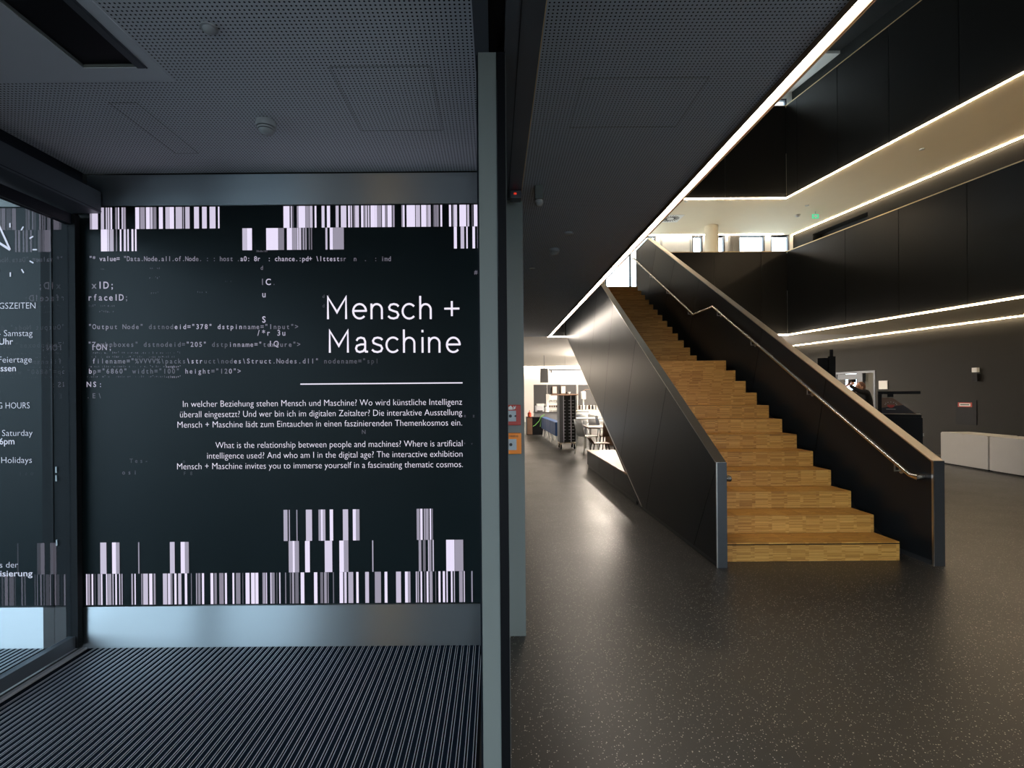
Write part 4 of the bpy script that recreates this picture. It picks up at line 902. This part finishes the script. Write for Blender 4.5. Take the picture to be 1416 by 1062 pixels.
# torso leans left (-x): pelvis right, head left
pel = Vector((bx.x-.02, PY, .93)); sp1 = pel+Vector((-.05, 0, .2)); sp2 = pel+Vector((-.07, 0, .40)); ch = pel+Vector((-.16, 0, .52)); nk = Vector((hd_.x+.06, PY, 1.50))
vs = [pel, sp1, sp2, ch, nk, ch+Vector((-.03, -.19, .03)), ch+Vector((-.2, -.2, .04)), ch+Vector((-.36, -.1, .19)), ch+Vector((-.03, .19, .03)), ch+Vector((-.2, .2, .02)), ch+Vector((-.37, .09, .15)),
      pel+Vector((0, -.1, -.08)), Vector((pel.x+.02, PY-.13, .48)), Vector((pel.x+.04, PY-.14, .09)), pel+Vector((0, .1, -.08)), Vector((pel.x-.05, PY+.13, .48)), Vector((pel.x+.0, PY+.14, .09))]
ed = [(0, 1), (1, 2), (2, 3), (3, 4), (3, 5), (5, 6), (6, 7), (3, 8), (8, 9), (9, 10), (0, 11), (11, 12), (12, 13), (0, 14), (14, 15), (15, 16)]
rd = [(.15, .12), (.14, .11), (.16, .12), (.15, .12), .055, .075, .055, .035, .075, .055, .035, .09, .065, .045, .09, .065, .045]
skinned('body', 'cloth_black', pr, vs, ed, rd, 2)
hc = Vector((hd_.x-.0, PY, hd_.z)); 
def ell(mb, c, rx, ry, rz_, n=16, m_=10, mi=0):
    vs = []; fs = []
    for i in range(m_+1):
        for j in range(n):
            a, b_ = PI*i/m_, 2*PI*j/n; vs.append(Vector(c)+Vector((rx*math.sin(a)*math.cos(b_), ry*math.sin(a)*math.sin(b_), rz_*math.cos(a))))
    for i in range(m_):
        for j in range(n): fs.append((i*n+j, i*n+(j+1) % n, (i+1)*n+(j+1) % n, (i+1)*n+j))
    mb.add(vs, fs, mi)
h_ = MB(); ell(h_, hc, .095, .078, .12); ell(h_, hc+Vector((-.1, 0, -.005)), .02, .014, .02, 8, 6); ell(h_, hc+Vector((.0, -.08, -.0)), .018, .01, .03, 8, 6); ell(h_, hc+Vector((.0, .08, -.0)), .018, .01, .03, 8, 6); ell(h_, hc+Vector((-.05, 0, -.08)), .045, .045, .04, 10, 6)
h_.build('head', 'skin', pr, smooth=True)
e_ = MB(); ell(e_, hc+Vector((-.087, -.03, .02)), .01, .012, .008, 8, 6); ell(e_, hc+Vector((-.087, .03, .02)), .01, .012, .008, 8, 6); ell(e_, hc+Vector((-.088, 0, -.052)), .006, .024, .006, 8, 6); e_.build('eyes_and_mouth', 'ink_dark', pr, smooth=True)
h_ = MB(); ell(h_, hc+Vector((.025, 0, .025)), .092, .086, .115); h_.build('hair', 'hair', pr, smooth=True)
cc = Vector((atY(1179, 528, PY).x, PY, atY(1179, 530, PY).z+.02))
for sy, end in ((-1, vs[7]), (1, vs[10])):
    w_ = Vector(end); palm = w_.lerp(cc+Vector((0, sy*.05, -.03)), .75); V = [w_, palm]; E_ = [(0, 1)]; Rr = [.026, (.034, .02)]
    for kf in range(4):
        b0_ = len(V); off = Vector((-.012+.018*kf-.02, 0, .0)); V += [palm+off+Vector((0, -sy*.005, .035)), palm+off+Vector((0, -sy*.03, .055-.004*kf)), palm+off+Vector((0, -sy*.048, .045-.004*kf))]; E_ += [(1, b0_), (b0_, b0_+1), (b0_+1, b0_+2)]; Rr += [.010, .0085, .007]
    b0_ = len(V); V += [palm+Vector((.035, 0, .008)), palm+Vector((.045, -sy*.02, .03))]; E_ += [(1, b0_), (b0_, b0_+1)]; Rr += [.011, .009]
    skinned('hand', 'skin', pr, V, E_, Rr, 1)
for yy, xx in ((PY-.14, pel.x+.0), (PY+.14, pel.x-.04)):
    q(xx-.17, xx+.09, yy-.05, yy+.05, .0, .09).build('shoe', 'black', pr, bevel=.02)
cmr = thing('camera_held', cc, 'small black camera held up by the bending person', 'camera')
q(cc.x-.04, cc.x+.04, PY-.06, PY+.06, cc.z, cc.z+.07).build('camera_body', 'black', cmr, bevel=.006)
MB().lathe([(.034, 0), (.034, -.05), (.028, -.055)], (cc.x-.04, PY, cc.z+.035), 16, 'X').build('lens', 'dark_grey', cmr, smooth=True)

# ------------------------------------------------------------------ café
def cb(name, px0, py0, px1, py1, y0, dep, m_, label, cat, group=None, parent=None, bevel=0):
    a, b_ = atY(px0, py0, y0), atY(px1, py1, y0); o = q(a.x, b_.x, y0, y0+dep, b_.z, a.z).build(name, m_, parent, bevel=bevel)
    if parent is None: tag(o, label, cat, group)
    return o
# dark kitchen partition with a serving hatch
KY = 21.0
kp = thing('kitchen_partition', (3, KY, 0), 'dark grey café kitchen partition with a bright serving hatch', 'partition')
for a in ((738, 532, 757, 620), (757, 532, 775, 545.5), (775, 532, 797.5, 620), (799.5, 532, 850, 560), (757, 577, 775, 620)):
    a0, b0_ = atY(a[0], a[1], KY), atY(a[2], a[3], KY); q(a0.x, b0_.x, KY, KY+.1, max(0, b0_.z), a0.z).build('panel', 'dark_grey', kp)
a0, b0_ = atY(755, 545, KY), atY(759.5, 560, KY); q(a0.x, b0_.x, KY-.02, KY-.001, b0_.z, a0.z).build('side_light', 'paper', kp)
a0, b0_ = atY(797.5, 532, KY), atY(799.5, 560, KY); q(a0.x, b0_.x, KY-.02, KY+.1, b0_.z-1.2, a0.z).build('post', 'dirt_plastic', kp)
for i, yy in enumerate((556, 563.5, 570)):
    sh = thing('wall_shelf', atY(766, yy, KY+.4), ('topmost', 'middle', 'lowest')[i]+' white shelf of cups behind the serving hatch', 'shelf')
    a0, b0_ = atY(757, yy, KY+.4), atY(777, yy+1, KY+.4); q(a0.x, b0_.x, KY+.4, KY+.7, b0_.z, a0.z).build('board', 'white_gloss', sh)
    for j in range(5):
        c = atY(760.5+j*3, yy, KY+.5); cu_ = MB().lathe([(.03, .002), (.042, .09), (.036, .09), (.026, .01)], (c.x, KY+.5, a0.z), 12).build('cup', ('white_gloss', 'brown', 'white_gloss')[i], None, smooth=True)
        tag(cu_, '%s cup from the left on the %s shelf behind the serving hatch' % (('first', 'second', 'third', 'fourth', 'last')[j], ('topmost', 'middle', 'lowest')[i]), 'cup', 'cups on the %s hatch shelf' % ('topmost', 'middle', 'lowest')[i])
# framed notices
for a, l in (((763.5, 534, 770.5, 544.5), 'left white framed notice on the café partition ledge'), ((775.5, 533.5, 782.5, 544.5), 'right white framed notice on the café partition ledge')):
    t = thing('framed_notice', atY(a[0], a[3], KY-.1), l, 'notice'); a0, b0_ = atY(a[0], a[1], KY-.1), atY(a[2], a[3], KY-.1)
    q(a0.x, b0_.x, KY-.1, KY-.06, b0_.z, a0.z).build('frame', 'brown', t); q(a0.x+.02, b0_.x-.02, KY-.104, KY-.1, b0_.z+.02, a0.z-.02).build('sheet', 'paper', t)
cb('ledge', 762, 545, 800, 546.6, KY-.2, .19, 'brown', 'brown ledge carrying two framed notices in the café', 'ledge')
t = thing('bowl', atY(786.5, 544.5, KY-.1), 'small white bowl beside the framed notices', 'bowl'); MB().lathe([(.04, 0), (.1, .09), (.09, .09), (.03, .02)], atY(786.5, 544.8, KY-.1), 16).build('bowl_body', 'white_gloss', t, smooth=True)
# counters
t = thing('cafe_counter', atY(757, 600, 20), 'grey café counter in front of the serving hatch', 'counter')
a0, b0_ = atY(740, 570, 20), atY(775, 570, 20); q(a0.x, b0_.x, 20, 20.6, .0, a0.z-.03).build('body', 'counter_grey', t); q(a0.x-.03, b0_.x, 19.97, 20.6, a0.z-.03, a0.z).build('worktop', 'dark_grey', t)
t = thing('cafe_counter', atY(810, 600, 20), 'grey café counter right of the tray trolley', 'counter')
a0, b0_ = atY(797, 568, 20), atY(814, 568, 20); q(a0.x, b0_.x, 20, 20.6, .0, a0.z-.03).build('body', 'counter_grey', t); q(a0.x-.03, b0_.x+1.2, 19.97, 20.6, a0.z-.03, a0.z).build('worktop', 'plaster_cream', t)
# back bar shelves on the right
t = thing('bar_shelving', atY(825, 570, 22), 'white back bar shelving with jars right of the tray trolley', 'shelving')
a0, b0_ = atY(798, 553, 21.6), atY(850, 553, 21.6)
for yy in (553.5, 566, 578):
    z_ = atY(820, yy, 21.6).z; q(a0.x, b0_.x, 21.6, 22.0, z_-.03, z_).build('board', 'white_gloss', t)
q(a0.x, a0.x+.05, 21.6, 22, 0, atY(820, 553, 21.6).z).build('upright', 'white_gloss', t)
for j in range(9):
    c = atY(802+j*4.5, 565.6, 21.7); z_ = atY(820, 566, 21.6).z
    jr = MB().lathe([(.05, 0), (.055, .14), (.035, .17), (.035, .2)], (c.x, 21.8, z_), 12).build('jar', ('brown', 'dark_grey', 'white_gloss')[j % 3], None, smooth=True)
    tag(jr, ('brown', 'dark', 'white')[j % 3]+' jar, %s from the left on the middle back bar board' % ('first', 'second', 'third', 'fourth', 'fifth', 'sixth', 'seventh', 'eighth', 'ninth')[j], 'jar', ('brown', 'dark', 'white')[j % 3]+' jars on the back bar')
for j in range(3):
    a = (816+j*5, 572.5, 819.5+j*5, 577.8); o = cb('snack_box', *a, 21.65, .2, 'red', 'red snack box, %s of three on the lowest board of the back bar shelving' % ('leftmost', 'middle', 'rightmost')[j], 'box', 'red snack boxes on the back bar')
# espresso machine
t = thing('espresso_machine', atY(749, 568, 20.2), 'silver espresso machine on the grey café counter', 'coffee machine')
a0, b0_ = atY(741, 560, 20.1), atY(752, 570, 20.1); q(a0.x, b0_.x, 20.1, 20.5, b0_.z+.01, a0.z-.03).build('machine_body', 'alu', t, bevel=.02); q(a0.x+.05, b0_.x+.02, 20.08, 20.5, a0.z-.03, a0.z+.05).build('cup_rack', 'white_gloss', t)
q(a0.x+.06, b0_.x-.05, 20.05, 20.1, b0_.z+.03, b0_.z+.08).build('drip_tray', 'dark_grey', t)
t = thing('coffee_grinder', atY(757, 568, 20.2), 'white coffee grinder beside the espresso machine', 'grinder')
c = atY(756, 569.6, 20.2); MB().lathe([(.1, 0), (.1, .16), (.05, .2), (.11, .32), (.11, .33)], c, 16).build('hopper', 'white_gloss', t, smooth=True)
# water dispenser lamp
t = thing('drink_dispenser', atY(806, 556, 19.5), 'white cylindrical dispenser on a thin stem right of the trolley', 'dispenser')
c = atY(806.5, 552, 20.2); tz = atY(797, 568, 20).z+.001-c.z; MB().lathe([(.1, 0), (.105, .02), (.105, .3), (.05, .33)], c, 20).build('tank', 'white_gloss', t, smooth=True); MB().lathe([(.03, tz+.02), (.03, 0)], c, 12).build('stem', 'dirt_plastic', t, smooth=True)
MB().tube([c+Vector((.0, 0, .34)), c+Vector((.1, 0, .4)), c+Vector((.35, 0, .4))], .012, 8).build('pipe', 'brown', t)
MB().lathe([(.08, tz), (.08, tz+.02)], c, 12).build('foot', 'dirt_plastic', t)
# hanging black speaker board and ceiling rail
t = thing('hanging_board', atY(752.5, 510, 19), 'black square board hanging from the café ceiling', 'board')
a0, b0_ = atY(747.3, 509.3, 19), atY(758, 529, 19); q(a0.x, b0_.x, 19, 19.12, b0_.z, a0.z).build('board', 'dark_grey', t)
m_ = MB(); m_.tube([((a0.x+b0_.x)/2, 19.05, a0.z), ((a0.x+b0_.x)/2, 19.05, ZC)], .01, 6); m_.build('hanger', 'dark_grey', t)
t = thing('track_rail', atY(780, 511, 19), 'thin dark lighting track under the café ceiling', 'track light')
a0, b0_ = atY(758.5, 510.5, 19), atY(835, 511.5, 19); q(a0.x, b0_.x, 19.02, 19.06, b0_.z-.01, a0.z).build('rail', 'dark_grey', t)
q(a0.x+.08, a0.x+.13, 19.0, 19.06, a0.z-.14, a0.z-.02).build('spot', 'dark_grey', t)
m_ = MB()
for fx in (.3, .8): xx = a0.x+(b0_.x-a0.x)*fx; m_.tube([(xx, 19.04, a0.z), (xx, 19.04, ZC)], .002, 6)
m_.build('hanger', 'dark_grey', t)
# dark cabinet with red lantern and green strap
t = thing('low_cabinet', atY(739, 601, 18.1), 'low black cabinet with a brown side at the café entrance', 'cabinet')
a0, b0_ = atY(728.5, 577, 18.1), atY(751, 601, 18.1); q(a0.x, b0_.x, 18.1, 18.7, .0, a0.z).build('body', 'black', t); q(a0.x+.01, a0.x+.2, 18.09, 18.1, .02, a0.z-.02).build('door', 'brown', t)
t = thing('lantern', atY(732.5, 577, 18.2), 'small red lantern on the low black cabinet', 'lantern')
c = Vector((atY(732.5, 577, 18.2).x, 18.3, a0.z)); MB().lathe([(.07, .001), (.07, .14), (.04, .17), (.012, .19), (.012, .25)], c, 14).build('lantern_body', 'red', t, smooth=True); q(c.x-.02, c.x+.02, 18.225, 18.232, c.z+.05, c.z+.1).build('glow_window', 'orange', t)
pp = [atY(a, b_, 18.075) for a, b_ in ((753, 573), (748, 576), (745.5, 582), (740, 588), (737, 589.5))]
tag(MB().tube(pp, .012, 6).build('green_strap', 'green'), 'thin green strap hanging in front of the low black cabinet', 'strap')
pp = [atY(a, b_, 17.62) for a, b_ in ((751.5, 574), (748.5, 577), (747.8, 583), (747, 590))]
tag(MB().tube(pp, .014, 6).build('green_strap', 'green'), 'green strap draped over the end of the blue bench', 'strap')
# blue upholstered bench
t = thing('blue_bench', (2, 15, 0), 'long blue upholstered bench on white legs left of the tray trolley', 'bench')
n0, n1 = atY(768, 584, 14.2), atY(775.5, 603, 14.2); f0, f1 = atY(748.5, 576.5, 17.6), atY(751, 592, 17.6)
zt_, zb_ = n0.z, n1.z
for i in range(3):
    s0, s1 = i/3+.003, (i+1)/3-.003; A_ = Vector((n0.x, 14.2, zb_)).lerp(Vector((f0.x, 17.6, zb_)), s0); B_ = Vector((n0.x, 14.2, zb_)).lerp(Vector((f0.x, 17.6, zb_)), s1)
    MB().prism([A_, B_, B_+Vector((.2, .03, 0)), A_+Vector((.2, .03, 0))], (0, 0, zt_-zb_)).build('cushion', 'blue', t, bevel=.012)
for s in (.05, .3, .5, .75, .95):
    A_ = Vector((n0.x, 14.2, 0)).lerp(Vector((f0.x, 17.6, 0)), s); MB().tube([A_+Vector((.03, 0, 0)), A_+Vector((.06, 0, zb_))], .016, 8).build('leg', 'white_gloss', t); MB().tube([A_+Vector((.2, 0, 0)), A_+Vector((.15, 0, zb_))], .016, 8).build('leg', 'white_gloss', t)
# tray trolley
TY = 13.3; a0, b0_ = atY(773.5, 547.5, TY), atY(797.5, 612, TY); x0, x1, zt_, zb_ = a0.x, b0_.x, a0.z, b0_.z
t = thing('tray_trolley', ((x0+x1)/2, TY, 0), 'tall metal tray trolley with black slots on four castors', 'trolley')
q(x0, x0+.10, TY, TY+.5, zb_, zt_).build('side_panel', 'counter_grey', t)
for xx in (x0+.1, x0+.30, x1-.025): q(xx, xx+.022, TY-.005, TY+.02, zb_, zt_).build('upright', 'alu', t)
q(x0+.1, x1, TY+.45, TY+.5, zb_, zt_).build('back_panel', 'black', t); q(x0, x1, TY, TY+.5, zt_, zt_+.02).build('top_plate', 'brown', t); q(x0, x1, TY, TY+.5, zb_-.02, zb_).build('base_plate', 'plaster_cream', t)
q(x0+.12, x1-.02, TY+.03, TY+.44, zb_+.02, zt_-.02).build('slot_interior', 'core_black', t)
for i in range(13):
    z_ = zb_+.08+i*(zt_-zb_-.12)/13; m_ = MB(); m_.box(x0+.10, x0+.16, TY+.0, TY+.03, z_, z_+.008); m_.box(x0+.25, x0+.30, TY+.0, TY+.03, z_, z_+.008); m_.box(x0+.34, x0+.40, TY+.0, TY+.03, z_, z_+.008); m_.build('tray_rail', 'alu', t)
for xx in (x0+.04, x1-.06):
    for yy in (TY+.05, TY+.45):
        ca = MB().lathe([(.06, -.016), (.068, -.01), (.068, .01), (.06, .016)], (xx, yy-.02, .068), 18, 'X').build('castor', 'rubber', t, smooth=True); q(xx-.02, xx+.02, yy-.02, yy+.01, .06, zb_-.02).build('fork', 'gold_edge', ca)
# tables and chairs
def table(x, y, w_, d, h, m_, label):
    t = thing('cafe_table', (x, y, 0), label, 'table'); q(x-w_/2, x+w_/2, y-d/2, y+d/2, h-.035, h).build('table_top', m_, t, bevel=.004)
    for sx in (-1, 1):
        for sy in (-1, 1): q(x+sx*(w_/2-.05)-.02, x+sx*(w_/2-.05)+.02, y+sy*(d/2-.05)-.02, y+sy*(d/2-.05)+.02, 0, h-.035).build('leg', 'white_gloss', t)
def chair(x, y, rz, m_, label, h=.46, bh=.40, group=None):
    t = thing('cafe_chair', (0, 0, 0), label, 'chair', group)
    MB().box(-.2, .2, -.2, .2, h-.02, h).build('seat', m_, t, bevel=.006)
    pr_ = [(-.19, .17+.0), (-.17, .19), (0, .22), (.17, .19), (.19, .17)]
    m2_ = MB(); m2_.add([(a, b_+dz*.08, h+.0+dz*bh) for dz in (.0, .33, .66, 1) for a, b_ in pr_], [(i*5+j, i*5+j+1, i*5+j+6, i*5+j+5) for i in range(3) for j in range(4)])
    bk = m2_.build('backrest', m_, t, smooth=True); s2 = bk.modifiers.new('s', 'SOLIDIFY'); s2.thickness = .014
    for sx in (-1, 1):
        for sy in (-1, 1): MB().tube([(sx*.21, sy*.22, 0), (sx*.16, sy*.16, h-.02)], .013, 8).build('leg', 'white_gloss' if m_ != 'brown' else 'dark_grey', t)
    t.location = (x, y, 0); t.rotation_euler = (0, 0, rz); return t
def gx(px, Y): return (px-CX)/F*Y
table(gx(822, 15.5), 15.5, 1.3, .8, .74, 'white_gloss', 'white café table nearest to the tray trolley')
table(gx(846, 13.2), 13.2, 1.4, .8, .62, 'brown', 'low brown-edged café table beside the sloping stair parapet')
table(gx(815, 18.2), 18.2, 1.4, .8, .78, 'white_gloss', 'white café table farther back before the counters')
chair(gx(811, 12.2), 12.2, PI*.62, 'white_gloss', 'white shell chair nearest to the wood-topped platform')
chair(gx(820, 16.6), 16.6, PI, 'white_gloss', 'white shell chair behind the nearest white table')
chair(gx(806, 17.2), 17.2, PI*.9, 'white_gloss', 'white shell chair right behind the tray trolley')
chair(gx(836, 14.55), 14.55, PI*.5, 'white_gloss', 'white shell chair half hidden by the stair parapet')
chair(gx(841, 12.6), 12.6, PI*1.0, 'brown', 'brown chair before the low café table', .42, .35)
chair(gx(829, 11.4), 11.4, PI*.5, 'brown', 'low brown stool-like chair just behind the wooden platform top', .36, .12)
tag(q(gx(837, 14.2), gx(858, 14.2), 14.2, 14.25, 0, .78).build('chair_back_screen', 'brown'), 'brown low screen behind the café chairs', 'screen panel')
bpy.context.view_layer.update()
